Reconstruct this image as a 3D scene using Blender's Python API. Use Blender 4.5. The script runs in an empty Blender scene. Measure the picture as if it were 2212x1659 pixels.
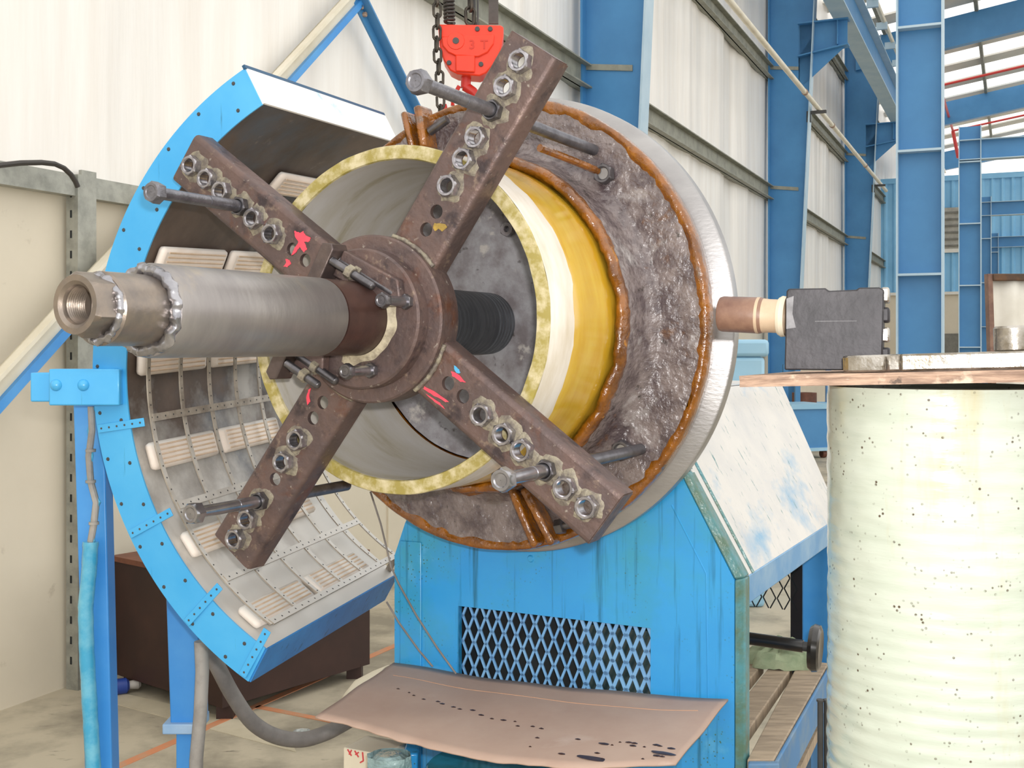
import bpy, math, random
from mathutils import Vector, Matrix, noise
random.seed(7)
V = Vector
PI = math.pi
sc = bpy.context.scene
col = sc.collection
rad = math.radians

# ------------------------------------------------------------------ camera
F, CX, CY, H = 2500.0, 1106.0, 750.0, 1.35
CAM = V((0, 0, H))
cd = bpy.data.cameras.new('camera')
cd.sensor_width = 36
cd.lens = F / 2212 * 36
cd.shift_y = -(829.5 - CY) / 2212
cd.clip_start = .02
cam = bpy.data.objects.new('camera', cd)
col.objects.link(cam)
cam.location = CAM
cam.rotation_euler = (PI / 2, 0, 0)
sc.camera = cam

# ------------------------------------------------------------------ light
world = bpy.data.worlds.new('daylight')
sc.world = world
world.use_nodes = True
bg = world.node_tree.nodes['Background']
bg.inputs[0].default_value = (1.0, .985, .95, 1)
bg.inputs[1].default_value = 1.25
fl = bpy.data.lights.new('camera_flash', 'AREA')
fl.shape = 'RECTANGLE'
fl.size, fl.size_y = .05, .035
fl.energy = 24
fl.color = (1, .97, .95)
flo = bpy.data.objects.new('camera_flash', fl)
col.objects.link(flo)
flo.location = (.045, -.01, H + .075)
flo.rotation_euler = (rad(88), 0, 0)
sc.view_settings.view_transform = 'Standard'
sc.view_settings.look = 'None'
sc.view_settings.gamma = 1
sc.view_settings.use_curve_mapping = False
sc.view_settings.exposure = .36


# ------------------------------------------------------------------ helpers
def lin(h):
    h = h.lstrip('#')
    c = [int(h[i:i + 2], 16) / 255 for i in (0, 2, 4)]
    return tuple(x / 12.92 if x <= .04045 else ((x + .055) / 1.055) ** 2.4 for x in c) + (1,)


def mat(name, c, c2=None, scale=6, fac=(.4, .65), detail=6, rough=.5, metal=0, bump=0, bscale=40, bdist=.004,
        spots=None, streak=None, stretch=(1, 1, 1), coat=0, rough2=None, spec=None, trans=0, layer=None, dust=None):
    """base colour c, mottled with c2 by noise; spots=(colour, scale, size); streak=(colour, stretch, lo, hi)"""
    m = bpy.data.materials.new(name)
    m.use_nodes = True
    nt = m.node_tree
    N, L = nt.nodes, nt.links
    b = N['Principled BSDF']
    tc = N.new('ShaderNodeTexCoord')

    def noise_fac(sc_, lo, hi, st=(1, 1, 1), det=6):
        mp = N.new('ShaderNodeMapping')
        mp.inputs['Scale'].default_value = st
        L.new(tc.outputs['Object'], mp.inputs[0])
        n = N.new('ShaderNodeTexNoise')
        n.inputs['Scale'].default_value = sc_
        n.inputs['Detail'].default_value = det
        n.inputs['Roughness'].default_value = .62
        L.new(mp.outputs[0], n.inputs[0])
        r = N.new('ShaderNodeMapRange')
        r.inputs[1].default_value = lo
        r.inputs[2].default_value = hi
        L.new(n.outputs[0], r.inputs[0])
        return r.outputs[0]

    def mix(f, a, bcol):
        x = N.new('ShaderNodeMix')
        x.data_type = 'RGBA'
        L.new(f, x.inputs[0])
        if isinstance(a, tuple):
            x.inputs[6].default_value = a
        else:
            L.new(a, x.inputs[6])
        x.inputs[7].default_value = bcol
        return x.outputs[2]

    cur = lin(c)
    f1 = None
    if c2:
        f1 = noise_fac(scale, fac[0], fac[1], stretch, detail)
        cur = mix(f1, cur, lin(c2))
    for ly in (layer or []):
        cur = mix(noise_fac(ly[1], ly[2], ly[3], ly[4] if len(ly) > 4 else (1, 1, 1)), cur, lin(ly[0]))
    if streak:
        cur = mix(noise_fac(1, streak[2], streak[3], streak[1]), cur, lin(streak[0]))
    if spots:
        vo = N.new('ShaderNodeTexVoronoi')
        vo.inputs['Scale'].default_value = spots[1]
        vo.inputs['Randomness'].default_value = 1
        L.new(tc.outputs['Object'], vo.inputs[0])
        r = N.new('ShaderNodeMapRange')
        r.inputs[1].default_value = spots[2]
        r.inputs[2].default_value = spots[2] * .6
        L.new(vo.outputs[0], r.inputs[0])
        f = r.outputs[0]
        if len(spots) > 3:
            mm = N.new('ShaderNodeMath')
            mm.operation = 'MULTIPLY'
            L.new(f, mm.inputs[0])
            L.new(noise_fac(spots[3], .5, .62), mm.inputs[1])
            f = mm.outputs[0]
        cur = mix(f, cur, lin(spots[0]))
    if dust:          # settled dust on upward-facing surfaces: (colour, normal z low, normal z high)
        gm = N.new('ShaderNodeNewGeometry')
        sx = N.new('ShaderNodeSeparateXYZ')
        L.new(gm.outputs['Normal'], sx.inputs[0])
        ad = N.new('ShaderNodeMath')
        ad.operation = 'MULTIPLY_ADD'
        L.new(noise_fac(5, .3, .7), ad.inputs[0])
        ad.inputs[1].default_value = .5
        L.new(sx.outputs[2], ad.inputs[2])
        r = N.new('ShaderNodeMapRange')
        r.inputs[1].default_value = dust[1] + .25
        r.inputs[2].default_value = dust[2] + .25
        L.new(ad.outputs[0], r.inputs[0])
        cur = mix(r.outputs[0], cur, lin(dust[0]))
    if isinstance(cur, tuple):
        b.inputs['Base Color'].default_value = cur
    else:
        L.new(cur, b.inputs['Base Color'])
    b.inputs['Roughness'].default_value = rough
    if rough2 is not None:
        r = N.new('ShaderNodeMapRange')
        r.inputs[3].default_value = rough
        r.inputs[4].default_value = rough2
        L.new(noise_fac(scale * 1.7, .35, .65), r.inputs[0])
        L.new(r.outputs[0], b.inputs['Roughness'])
    b.inputs['Metallic'].default_value = metal
    b.inputs['Coat Weight'].default_value = coat
    b.inputs['Coat Roughness'].default_value = .12
    if spec is not None:
        b.inputs['Specular IOR Level'].default_value = spec
    if trans:
        b.inputs['Transmission Weight'].default_value = trans
    if bump:
        n = N.new('ShaderNodeTexNoise')
        n.inputs['Scale'].default_value = bscale
        n.inputs['Detail'].default_value = 5
        mp = N.new('ShaderNodeMapping')
        mp.inputs['Scale'].default_value = stretch
        L.new(tc.outputs['Object'], mp.inputs[0])
        L.new(mp.outputs[0], n.inputs[0])
        bp = N.new('ShaderNodeBump')
        bp.inputs['Strength'].default_value = bump
        bp.inputs['Distance'].default_value = bdist
        L.new(n.outputs[0], bp.inputs['Height'])
        L.new(bp.outputs[0], b.inputs['Normal'])
        L.new(bp.outputs[0], b.inputs['Coat Normal'])
    return m


class MB:
    """collects faces; build() links them as one mesh object"""

    def __init__(s):
        s.v, s.f, s.m = [], [], []

    def add(s, vs, fs, mi=0, M=None):
        o = len(s.v)
        s.v += [(M @ V(p)) if M else V(p) for p in vs]
        s.f += [tuple(i + o for i in q) for q in fs]
        s.m += [mi] * len(fs)
        return s

    def box(s, lo, hi, mi=0, M=None):
        (a, b, c), (d, e, f) = lo, hi
        vs = [(a, b, c), (d, b, c), (d, e, c), (a, e, c), (a, b, f), (d, b, f), (d, e, f), (a, e, f)]
        fs = [(3, 2, 1, 0), (4, 5, 6, 7), (0, 1, 5, 4), (1, 2, 6, 5), (2, 3, 7, 6), (3, 0, 4, 7)]
        return s.add(vs, fs, mi, M)

    def hexa(s, p, mi=0, M=None):
        """eight corners: bottom ring 4, top ring 4"""
        return s.add(p, [(3, 2, 1, 0), (4, 5, 6, 7), (0, 1, 5, 4), (1, 2, 6, 5), (2, 3, 7, 6), (3, 0, 4, 7)], mi, M)

    def prism(s, poly, y0, y1, mi=0, M=None):
        """polygon of (x, z), extruded along y"""
        n = len(poly)
        vs = [(x, y0, z) for x, z in poly] + [(x, y1, z) for x, z in poly]
        fs = [tuple(range(n))[::1], tuple(range(2 * n - 1, n - 1, -1))]
        fs += [(i, i + n, (i + 1) % n + n, (i + 1) % n) for i in range(n)]
        return s.add(vs, fs, mi, M)

    def lathe(s, prof, n=64, mi=0, M=None, fn=None, a0=0, a1=2 * PI, closed=False):
        """profile of (t, r) around the y axis; fn(t, r, a) -> (t, r)"""
        full = abs(a1 - a0 - 2 * PI) < 1e-6
        cnt = n if full else n + 1
        vs, fs = [], []
        for k in range(cnt):
            a = a0 + (a1 - a0) * k / n
            for t, r in prof:
                if fn:
                    t, r = fn(t, r, a)
                vs.append((r * math.cos(a), t, r * math.sin(a)))
        P = len(prof)
        for k in range(n):
            k2 = (k + 1) % cnt
            for j in range(P if closed else P - 1):
                j2 = (j + 1) % P
                fs.append((k * P + j, k * P + j2, k2 * P + j2, k2 * P + j))
        if closed and not full:
            fs.append(tuple(range(P)))
            fs.append(tuple(n * P + j for j in range(P))[::-1])
        return s.add(vs, fs, mi, M)

    def cyl(s, p0, p1, r0, r1=None, n=16, mi=0, cap=True, M=None):
        p0, p1 = V(p0), V(p1)
        r1 = r0 if r1 is None else r1
        d = (p1 - p0).normalized()
        a = d.orthogonal().normalized()
        b = d.cross(a)
        vs = []
        for p, r in ((p0, r0), (p1, r1)):
            vs += [p + (a * math.cos(2 * PI * k / n) + b * math.sin(2 * PI * k / n)) * r for k in range(n)]
        fs = [(k, (k + 1) % n, (k + 1) % n + n, k + n) for k in range(n)]
        if cap:
            fs += [tuple(range(n))[::-1], tuple(range(n, 2 * n))]
        return s.add(vs, fs, mi, M)

    def tube(s, path, r, n=10, mi=0, M=None, closed=False, fn=None, cap=True):
        path = [V(p) for p in path]
        m = len(path)
        up = V((0.13, .27, .95))
        vs = []
        for i, p in enumerate(path):
            d = (path[(i + 1) % m] - path[i - 1]) if closed else (path[min(i + 1, m - 1)] - path[max(i - 1, 0)])
            d.normalize()
            a = (up - d * up.dot(d)).normalized()
            b = d.cross(a)
            rr = r(i / max(1, m - 1)) if callable(r) else r
            vs += [p + (a * math.cos(2 * PI * k / n) + b * math.sin(2 * PI * k / n)) * rr for k in range(n)]
        fs = []
        for i in range(m if closed else m - 1):
            j = (i + 1) % m
            fs += [(i * n + k, i * n + (k + 1) % n, j * n + (k + 1) % n, j * n + k) for k in range(n)]
        if not closed and cap:
            fs += [tuple(range(n))[::-1], tuple(range((m - 1) * n, m * n))]
        return s.add(vs, fs, mi, M)

    def grid(s, fn, nu, nv, mi=0, M=None):
        vs = [fn(i / nu, j / nv) for i in range(nu + 1) for j in range(nv + 1)]
        w = nv + 1
        fs = [(i * w + j, (i + 1) * w + j, (i + 1) * w + j + 1, i * w + j + 1) for i in range(nu) for j in range(nv)]
        return s.add(vs, fs, mi, M)

    def mesh(s, name, mats, smooth=35):
        me = bpy.data.meshes.new(name)
        me.from_pydata(s.v, [], s.f)
        for m in (mats if isinstance(mats, (list, tuple)) else [mats]):
            me.materials.append(m)
        me.polygons.foreach_set('material_index', s.m)
        me.update()
        import bmesh
        bm = bmesh.new()
        bm.from_mesh(me)
        bmesh.ops.recalc_face_normals(bm, faces=bm.faces)
        bm.to_mesh(me)
        bm.free()
        if smooth:
            me.shade_smooth()
            me.set_sharp_from_angle(angle=rad(smooth))
        return me


ROOT = {}


def tag(o, label, cat, group=None, kind=None):
    o['label'] = label
    if cat:
        o['category'] = cat
    if group:
        o['group'] = group
    if kind:
        o['kind'] = kind
    return o


def thing(name, label, cat, M=None, group=None):
    o = bpy.data.objects.new(name, None)
    o.empty_display_size = .1
    col.objects.link(o)
    M = M or Matrix.Identity(4)
    o.matrix_basis = M
    ROOT[o.name] = M
    tag(o, label, cat, group)
    return o


def link(name, me, parent=None, M=None, bevel=0, seg=2):
    """object from mesh; M is its matrix in the parent's frame"""
    o = bpy.data.objects.new(name, me)
    col.objects.link(o)
    if parent:
        o.parent = parent
        ROOT[o.name] = ROOT[parent.name] @ (M or Matrix.Identity(4))
    else:
        ROOT[o.name] = M or Matrix.Identity(4)
    if M:
        o.matrix_basis = M
    if bevel:
        b = o.modifiers.new('bevel', 'BEVEL')
        b.width = bevel
        b.segments = seg
        b.limit_method = 'ANGLE'
        b.angle_limit = rad(40)
    return o


def part(name, mb, mats, parent, bevel=0, smooth=35, world=False):
    """mesh part; vertices given in the root's frame, or in world space"""
    if world:
        inv = ROOT[parent.name].inverted()
        mb.v = [inv @ v for v in mb.v]
    return link(name, mb.mesh(name, mats, smooth), parent, None, bevel)


def solo(name, mb, mats, label, cat, group=None, bevel=0, smooth=35, kind=None):
    """a thing of one mesh in world space, origin at its lowest middle"""
    xs = [v.x for v in mb.v]
    ys = [v.y for v in mb.v]
    zs = [v.z for v in mb.v]
    o = V(((min(xs) + max(xs)) / 2, (min(ys) + max(ys)) / 2, min(zs)))
    mb.v = [v - o for v in mb.v]
    ob = link(name, mb.mesh(name, mats, smooth), None, Matrix.Translation(o), bevel)
    return tag(ob, label, cat, group, kind)


def struct(name, mb, mats, label, smooth=35, bevel=0):
    o = link(name, mb.mesh(name, mats, smooth), None, None, bevel)
    o['kind'] = 'structure'
    o['label'] = label
    return o


def T(x, y, z):
    return Matrix.Translation((x, y, z))


def ray(x, y):
    return V(((x - CX) / F, 1, -(y - CY) / F))


def at(x, y, Y):
    """world point seen at pixel (x, y) of the photograph at distance Y in front of the camera"""
    return CAM + ray(x, y) * Y


def on_floor(x, y, z=0.):
    r = ray(x, y)
    return CAM + r * ((z - H) / r.z)


def nz(x, y=0, z=0, s=1.0):
    return noise.noise(V((x * s, y * s, z * s)))


# machine frame: x to the right across the spindle, y back along the spindle, z up; origin at the pipe's front rim
A = V((-.2169, 2.0855, 1.3993))
TH = -math.atan(.509)
MM = Matrix.Translation(A) @ Matrix.Rotation(TH, 4, 'Z')
MI = MM.inverted()


def on_t(x, y, t):
    c = MI @ CAM
    r = MI.to_3x3() @ ray(x, y)
    return c + r * ((t - c.y) / r.y)


def rotY(a):
    return Matrix.Rotation(-rad(a), 4, 'Y')


# ------------------------------------------------------------------ materials
m_cream = mat('cream_wall_panel', '#DDD3BF', '#D0C6B2', 1.5, (.3, .8), rough=.55, layer=[('#B9AE9A', 9, .66, .8)])
m_liner = mat('white_wall_liner', '#F7F4EF', '#EAE4DC', 2.2, (.35, .75), stretch=(3, 3, .25), rough=.38, bump=.2, bscale=5, bdist=.02)
m_galv = mat('galvanised_steel', '#A7A79E', '#8D8E86', 14, rough=.45, metal=.35)
m_girt = mat('grey_girt', '#97978A', '#7F8075', 7, rough=.6)
m_colblue = mat('column_blue_paint', '#4B8CC0', '#3E7BAF', 2, (.3, .8), rough=.42)
m_flangeblue = mat('flange_pale_blue', '#B9CEDB', '#A5C0D2', 2, rough=.45)
m_cladblue = mat('cladding_blue', '#8CC6EC', '#7DB9E2', 1, rough=.45)
m_roof = mat('roof_white_sheet', '#E9E6DE', '#DCD9D0', 1, rough=.6)
m_red = mat('red_pipe_paint', '#D9453F', rough=.4)
m_rail = mat('cream_rail_paint', '#E9E2CF', '#DAD0B8', 3, rough=.4)
m_dark = mat('dark_grey_steel', '#4C4B4A', '#3B3A3A', 9, rough=.55)
m_shieldblue = mat('shield_blue_paint', '#3FA5E0', '#52B2E6', 5, (.35, .7), rough=.32, coat=.15,
                   streak=('#216C8F', (55, 55, 3), .66, .76))
m_dustglareblue = mat('dust_and_glare_blue_paint', '#EDEDEA', '#8FC2E0', 6, (.6, .72), rough=.7, layer=[('#3D9BD4', 9, .68, .76)])  # whitened for settled dust and for flash glare put into the colour
m_postblue = mat('post_blue_paint', '#3E8FD8', '#5AA5E2', 3, (.4, .75), rough=.35)
m_cabblue = mat('cabinet_blue_paint', '#2E97E0', '#3BA6E4', 3, (.35, .7), rough=.28, coat=.3,
                streak=('#17688A', (46, 46, 1.8), .55, .70), spots=('#3F6B55', 110, .22, 5), layer=[('#3FA0B4', 2.4, .5, .70), ('#5FB4E0', 5, .62, .72)])
m_cabedge = mat('grimy_blue_edge', '#4C8A94', '#55715F', 14, (.4, .6), rough=.35, coat=.3, bump=.4, bscale=80)
m_dust = mat('white_dust', '#D6D3CE', '#C9C8C7', 7, (.4, .7), rough=.85, bump=.25, bscale=90,
             layer=[('#86AECB', 3, .58, .74, (2.6, 1, 1.2)), ('#6C8F92', 30, .62, .70, (1, 2.2, .5))])
m_mesh = mat('mesh_pale_blue', '#7FB2DE', '#6BA2D6', 18, rough=.4)
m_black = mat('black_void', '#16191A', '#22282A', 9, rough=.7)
m_rust = mat('brown_rusty_steel', '#5E504E', '#6E5A54', 15, (.4, .62), rough=.40, metal=.4, bump=.5, bscale=70,
             layer=[('#8A7768', 42, .60, .70), ('#43393A', 20, .56, .68), ('#9C9288', 75, .64, .70), ('#6A4636', 9, .60, .72)], rough2=.55)
m_rustedge = mat('dark_rusty_flange', '#574C4A', '#6A5C56', 16, rough=.4, metal=.5, bump=.3, bscale=60)
m_weld = mat('cream_weld_scale', '#948C79', '#6E655C', 55, (.42, .6), rough=.55, metal=.2, bump=.6, bscale=120)
m_smear = mat('cream_smear', '#B9AE95', '#8A7F6C', 40, (.42, .62), rough=.6, bump=.5, bscale=120)
m_nut = mat('bare_nut_steel', '#B0ADB1', '#878387', 60, (.4, .65), rough=.26, metal=.85)
m_nutdark = mat('dark_oiled_nut', '#646265', '#777477', 60, rough=.33, metal=.8)
m_bolt = mat('grey_bolt_steel', '#85848A', '#6E6D73', 40, rough=.38, metal=.75, bump=.2, bscale=200)
m_bright = mat('bright_bolt_steel', '#A9A8AC', '#8E8D92', 30, rough=.26, metal=.9)
m_shaft = mat('turned_grey_steel', '#97928F', '#868180', 9, (.35, .7), stretch=(1, 3, 1), rough=.38, metal=.65, bump=.10, bscale=40,
              layer=[('#A79B8A', 6, .62, .75)])
m_shaftend = mat('ground_shaft_end', '#7F7771', '#96897C', 16, rough=.33, metal=.75, bump=.2, bscale=60)
m_sleeve = mat('brown_sleeve_paint', '#43302C', '#533B34', 14, rough=.36, metal=.3, bump=.15, bscale=60)
m_shaftdark = mat('dark_grooved_steel', '#505358', '#63666B', 10, stretch=(1, 6, 1), rough=.42, metal=.5, bump=.4, bscale=30)
m_grp_in = mat('pipe_inside_grey', '#DCD8D2', '#CBC4B4', 5, (.35, .7), stretch=(1, 3, 1), rough=.4, layer=[('#B3A98A', 4, .58, .75, (1, 4, 1))])
m_grp_rim = mat('pipe_cut_rim', '#9C8E4C', '#C9BD98', 34, (.42, .62), rough=.35, layer=[('#A99A4A', 12, .6, .7)])
m_grp_white = mat('pipe_white_laminate', '#EDE6DA', '#D8CCB6', 7, (.4, .7), stretch=(1, 3, 1), rough=.25, coat=.3)
m_grp_yellow = mat('pipe_yellow_resin', '#C79A1E', '#D9B640', 6, (.35, .7), stretch=(1, 4, 1), rough=.16, coat=.6, layer=[('#B77410', 5, .6, .75)])
m_resin = mat('amber_resin', '#94590F', '#64390B', 16, (.38, .62), rough=.14, coat=.8, bump=.8, bscale=60, bdist=.006, layer=[('#B67A26', 26, .62, .72), ('#6E5A4C', 18, .64, .74)])
m_crust = mat('resin_crusted_flange', '#7C706E', '#54484A', 18, (.42, .6), rough=.2, coat=.7, bump=.9, bscale=60, bdist=.008,
              layer=[('#A09A98', 11, .58, .70), ('#7A4E1E', 9, .62, .74), ('#3E3634', 40, .62, .70)])
m_plate = mat('machined_plate_steel', '#B1AFAE', '#9D9B9B', 5, (.3, .7), stretch=(1, 1, 3), rough=.36, metal=.8, bump=.1, bscale=60)
m_backplate = mat('grey_stained_plate', '#A6A5A9', '#7F787A', 14, (.4, .62), rough=.45, metal=.2, bump=.4, bscale=60, layer=[('#4C4543', 30, .62, .7), ('#C4BFBA', 18, .62, .7), ('#5E4E48', 6, .58, .7)])
m_hood_in = mat('hood_dusty_reflector', '#8E887E', '#6D665E', 6, (.35, .7), rough=.55, metal=.1, layer=[('#BDB8AE', 4, .52, .7)])
m_guard = mat('guard_dusty_steel', '#A89F92', '#857B6F', 25, rough=.6, metal=.2, dust=('#DAD7D1', .1, .6))
m_ceramic = mat('heater_ceramic', '#F0E6DC', '#E4D6C8', 9, rough=.5, dust=('#DEDBD5', .3, .8))
m_element = mat('heater_grooves', '#E0CAB4', '#D3B898', 20, rough=.6)
m_wood = mat('plywood_edge', '#BFA18B', '#8E7565', 14, (.4, .62), stretch=(1, 1, 8), rough=.75, bump=.5, bscale=60, layer=[('#D8C4AE', 18, .58, .68), ('#6FA7B8', 9, .64, .70), ('#6B5A50', 25, .64, .70)])
m_drum = mat('pale_fibreglass_wrap', '#C9D0C3', '#B9C2B3', 5, (.3, .7), stretch=(1, 1, 5), rough=.22, coat=.5, bump=.35, bscale=14,
             spots=('#57493A', 110, .26, 30), layer=[('#BDB38C', 4, .60, .78, (2, 2, .4))])
m_iron = mat('black_forged_steel', '#3E3C3F', '#2C2B2E', 12, rough=.5, metal=.35, bump=.25, bscale=70, layer=[('#6B6868', 30, .66, .74)])
m_scratch = mat('scratched_grey', '#8E8D90', '#6A696C', 40, rough=.6)
m_handle = mat('brown_rust_tube', '#8A6A58', '#6A4A3F', 12, (.4, .6), rough=.45, bump=.2, bscale=60, layer=[('#C7B095', 6, .58, .7)])
m_chrome = mat('worn_bright_steel', '#B9B4AC', '#7C7263', 16, (.42, .62), rough=.22, metal=.85, bump=.4, bscale=50)
m_card = mat('brown_cardboard', '#B09484', '#BEA595', 4, (.35, .7), rough=.75, layer=[('#C3ADA0', 6, .62, .75)])
m_oil = mat('dark_resin_drop', '#3A241D', '#4A3026', 30, rough=.3)
m_floor = mat('concrete_floor', '#B8AD97', '#8A8271', 2.4, (.42, .62), rough=.6, bump=.2, bscale=25, layer=[('#5F5A4F', 7, .62, .74, (1, 3, 1))])
m_floorpale = mat('pale_concrete', '#C6BBA3', '#B4A990', 5, rough=.65)
m_orange = mat('orange_floor_paint', '#C9855E', '#B88F70', 14, (.45, .65), rough=.6)
m_crate = mat('dark_red_brown_board', '#2E1812', '#3A2119', 4, rough=.55)
m_crateedge = mat('brown_board_edge', '#7A4A34', '#5E3828', 8, rough=.6)
m_hose = mat('grey_rubber_hose', '#77706B', '#8F8882', 9, rough=.6)
m_cable = mat('grey_cable', '#A9A39C', '#8D8780', 12, rough=.6)
m_blackcable = mat('black_cable', '#3A3531', rough=.5)
m_tape = mat('blue_tape', '#3F9FC6', '#6DB6CF', 18, (.4, .65), rough=.22, coat=.4)
m_hoist = mat('hoist_red_paint', '#EE3A17', '#E23312', 8, rough=.38, coat=.1)
m_hook = mat('hook_red_paint', '#B02A22', '#C3281C', 8, rough=.4)
m_chain = mat('black_chain_steel', '#3A3631', '#575047', 30, rough=.45, metal=.6)
m_strap = mat('dark_grey_strap', '#4A4441', '#5A534F', 20, rough=.7)
m_pink = mat('pink_marker_paint', '#EE4E5E', '#E04358', 40, rough=.5)
m_yellowp = mat('yellow_marker_paint', '#A98A3A', '#7F6B35', 60, rough=.6)
m_bluep = mat('blue_marker_paint', '#4FA6D2', rough=.5)
m_bench = mat('grey_bench_timber', '#B09D86', '#8F7F6C', 9, (.4, .65), stretch=(1, 6, 1), rough=.8, bump=.3, bscale=40)
m_benchblue = mat('worn_blue_timber', '#4D7FAE', '#7A8E9C', 9, (.45, .7), rough=.6)
m_rag = mat('green_rag', '#9BA586', '#7F8F70', 16, (.4, .65), rough=.85, bump=.4, bscale=60)
m_wheel = mat('black_handwheel', '#1E1B1A', '#2A2523', 12, rough=.22, coat=.4)
m_plastic = mat('clear_plastic', '#E4EAE8', rough=.08, trans=.6)
m_navy = mat('navy_plastic', '#24408F', rough=.35)
m_writing = mat('red_marker', '#D2464C', rough=.6)
m_paper = mat('cream_paper', '#E0D6BF', '#D6CBB4', 6, rough=.7)
m_palebox = mat('pale_blue_sheet', '#8DBBD6', '#9EC6DC', 2, rough=.4)
m_cloth = mat('white_sheet_cloth', '#E4E0D6', '#D5D0C4', 4, rough=.8)
m_timber = mat('dark_timber', '#4A3A30', '#6A4B33', 14, rough=.75)
m_louvre = mat('grey_louvre', '#B5B2A8', '#A19E95', 6, rough=.6)
m_shutter = mat('grey_shutter', '#7E7C74', '#6C6A63', 6, rough=.6)
m_pvc = mat('oily_teal_tank', '#2F93AE', '#2F7A80', 4, (.4, .65), stretch=(3, 3, .5), rough=.16, coat=.5)
m_wrap = mat('plastic_wrapped_block', '#8AA3A4', '#6C8588', 12, rough=.08, coat=.8, bump=1, bscale=22, bdist=.02)

# ================================================================== building
dW = V((.435, 1, 0)).normalized()
nI = V((dW.y, -dW.x, 0))           # from the wall into the hall
W0 = V((-1.89, 4.272, 0))
MW = Matrix(((dW.x, nI.x, 0, W0.x), (dW.y, nI.y, 0, W0.y), (0, 0, 1, 0), (0, 0, 0, 1)))   # x along wall, y into hall, z up

# floor
mb = MB()
mb.box((-7, -6, -.1), (60, 60, 0))
floor = struct('floor', mb, m_floor, 'stained grey concrete hall floor')
mb = MB()
q = [on_floor(200, 1487), on_floor(600, 1590), on_floor(720, 1640), on_floor(200, 1520)]
pa, pb = on_floor(180, 1478), on_floor(620, 1580)
pc, pd = on_floor(640, 1625), on_floor(180, 1503)
mb.hexa([(p.x, p.y, -.02) for p in (pa, pb, pc, pd)] + [(p.x, p.y, .0015) for p in (pa, pb, pc, pd)])
part('pale_strip', mb, m_floorpale, floor)


def floor_line(p, q, w):
    p, q = on_floor(*p), on_floor(*q)
    d = (q - p).normalized()
    n = V((-d.y, d.x, 0)) * w / 2
    mb = MB()
    mb.hexa([(c.x, c.y, -.01) for c in (p - n, p + n, q + n, q - n)] + [(c.x, c.y, .0025) for c in (p - n, p + n, q + n, q - n)])
    part('painted_line', mb, m_orange, floor)


floor_line((200, 1680), (860, 1392), .035)
floor_line((555, 1527), (800, 1575), .03)

# left wall: lower panels, upper liner with folds, girts
mb = MB()
mb.box((-8, -.3, 0), (45, -.02, 1.98), M=MW)
wall = struct('wall_left', mb, m_cream, 'cream wall along the left of the hall')


def liner(u, v):
    s = -5 + 50 * u
    z = 1.95 + 6.6 * v
    f = .012 * math.sin(s * 4.1) + .05 * nz(s * 1.3, z * .10) + .02 * nz(s * 4.5, z * .2)
    return MW @ V((s, .005 + f * (.5 + .5 * min(1, abs(v - .0) * 6)), z))


mb = MB()
mb.grid(liner, 900, 8)
part('liner_sheet', mb, m_liner, wall, smooth=60)
for zz in (3.65, 5.44, 7.2):
    mb = MB()
    mb.box((-5, .06, zz - .1), (31, .075, zz + .1), M=MW)
    mb.box((-5, .0, zz + .088), (31, .14, zz + .1), M=MW)
    mb.box((-5, .0, zz - .1), (31, .14, zz - .088), M=MW)
    part('girt', mb, m_girt, wall)
mb = MB()
mb.box((-6, .0, 1.945), (4.6, .05, 2.0), M=MW)
mb.box((-6, .0, 2.0), (4.6, .045, 2.03), M=MW)
part('wall_rail', mb, m_galv, wall)
mb = MB()
mb.box((.325, .0, 0), (.345, .06, 2.03), M=MW)
mb.box((.345, .045, 0), (.425, .06, 2.05), M=MW)
part('wall_post', mb, m_galv, wall)
mb = MB()
for k in range(24):
    mb.box((.3244, .02, .1 + k * .08), (.3256, .03, .13 + k * .08), M=MW)
part('post_slots', mb, m_black, wall)['kind'] = 'stuff'
for s0 in (-5.2, -3.9, -2.6, -1.3, .36, 1.6, 2.9, 4.2):
    mb = MB()
    mb.box((s0, -.02, .02), (s0 + 1.22, -.008, 1.94), M=MW)
    part('wall_panel', mb, m_cream, wall)
# far end partition
SE = 30.5
mb = MB()
mb.box((SE, -.3, -.1), (SE + .2, 20, 2.86), M=MW)
endw = struct('wall_back', mb, m_cream, 'pale far end wall of the hall')
mb = MB()


def corr(y0, y1, z0, z1, s0):
    n = int((y1 - y0) / .25)
    for k in range(n):
        y = y0 + k * .25
        mb.add([(s0, y, z0), (s0 - .05, y + .05, z0), (s0 - .05, y + .09, z0), (s0, y + .14, z0), (s0, y + .25, z0),
                (s0, y, z1), (s0 - .05, y + .05, z1), (s0 - .05, y + .09, z1), (s0, y + .14, z1), (s0, y + .25, z1)],
               [(i, i + 1, i + 6, i + 5) for i in range(4)], M=MW)
    mb.box((s0 - .07, y0, z1 - .14), (s0 + .02, y1, z1), M=MW)


corr(-.2, 20, 2.86, 6.02, SE)
part('cladding_sheet', mb, m_cladblue, endw)
f = MB()
f.box((SE - .10, 1.2, 4.0), (SE - .07, 2.2, 5.14), M=MW)
lv = part('louvre_panel', f, m_louvre, endw)
for k in range(6):
    g = MB()
    g.box((SE - .14, 1.2, 4.08 + k * .18), (SE - .10, 2.2, 4.13 + k * .18), M=MW)
    part('louvre_slat', g, m_shutter, lv)
mb = MB()
mb.box((SE - .12, 1.2, 3.92), (SE - .06, 2.2, 4.02), M=MW)
part('pale_band', mb, m_roof, endw)
mb = MB()
mb.box((SE - .1, 1.0, -.05), (SE - .02, 2.6, 1.72), M=MW)
part('roller_shutter', mb, m_shutter, endw)
mb = MB()
mb.box((SE - .1, -.2, 2.78), (SE - .02, 20, 2.86), M=MW)
part('sill_band', mb, m_roof, endw)

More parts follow.
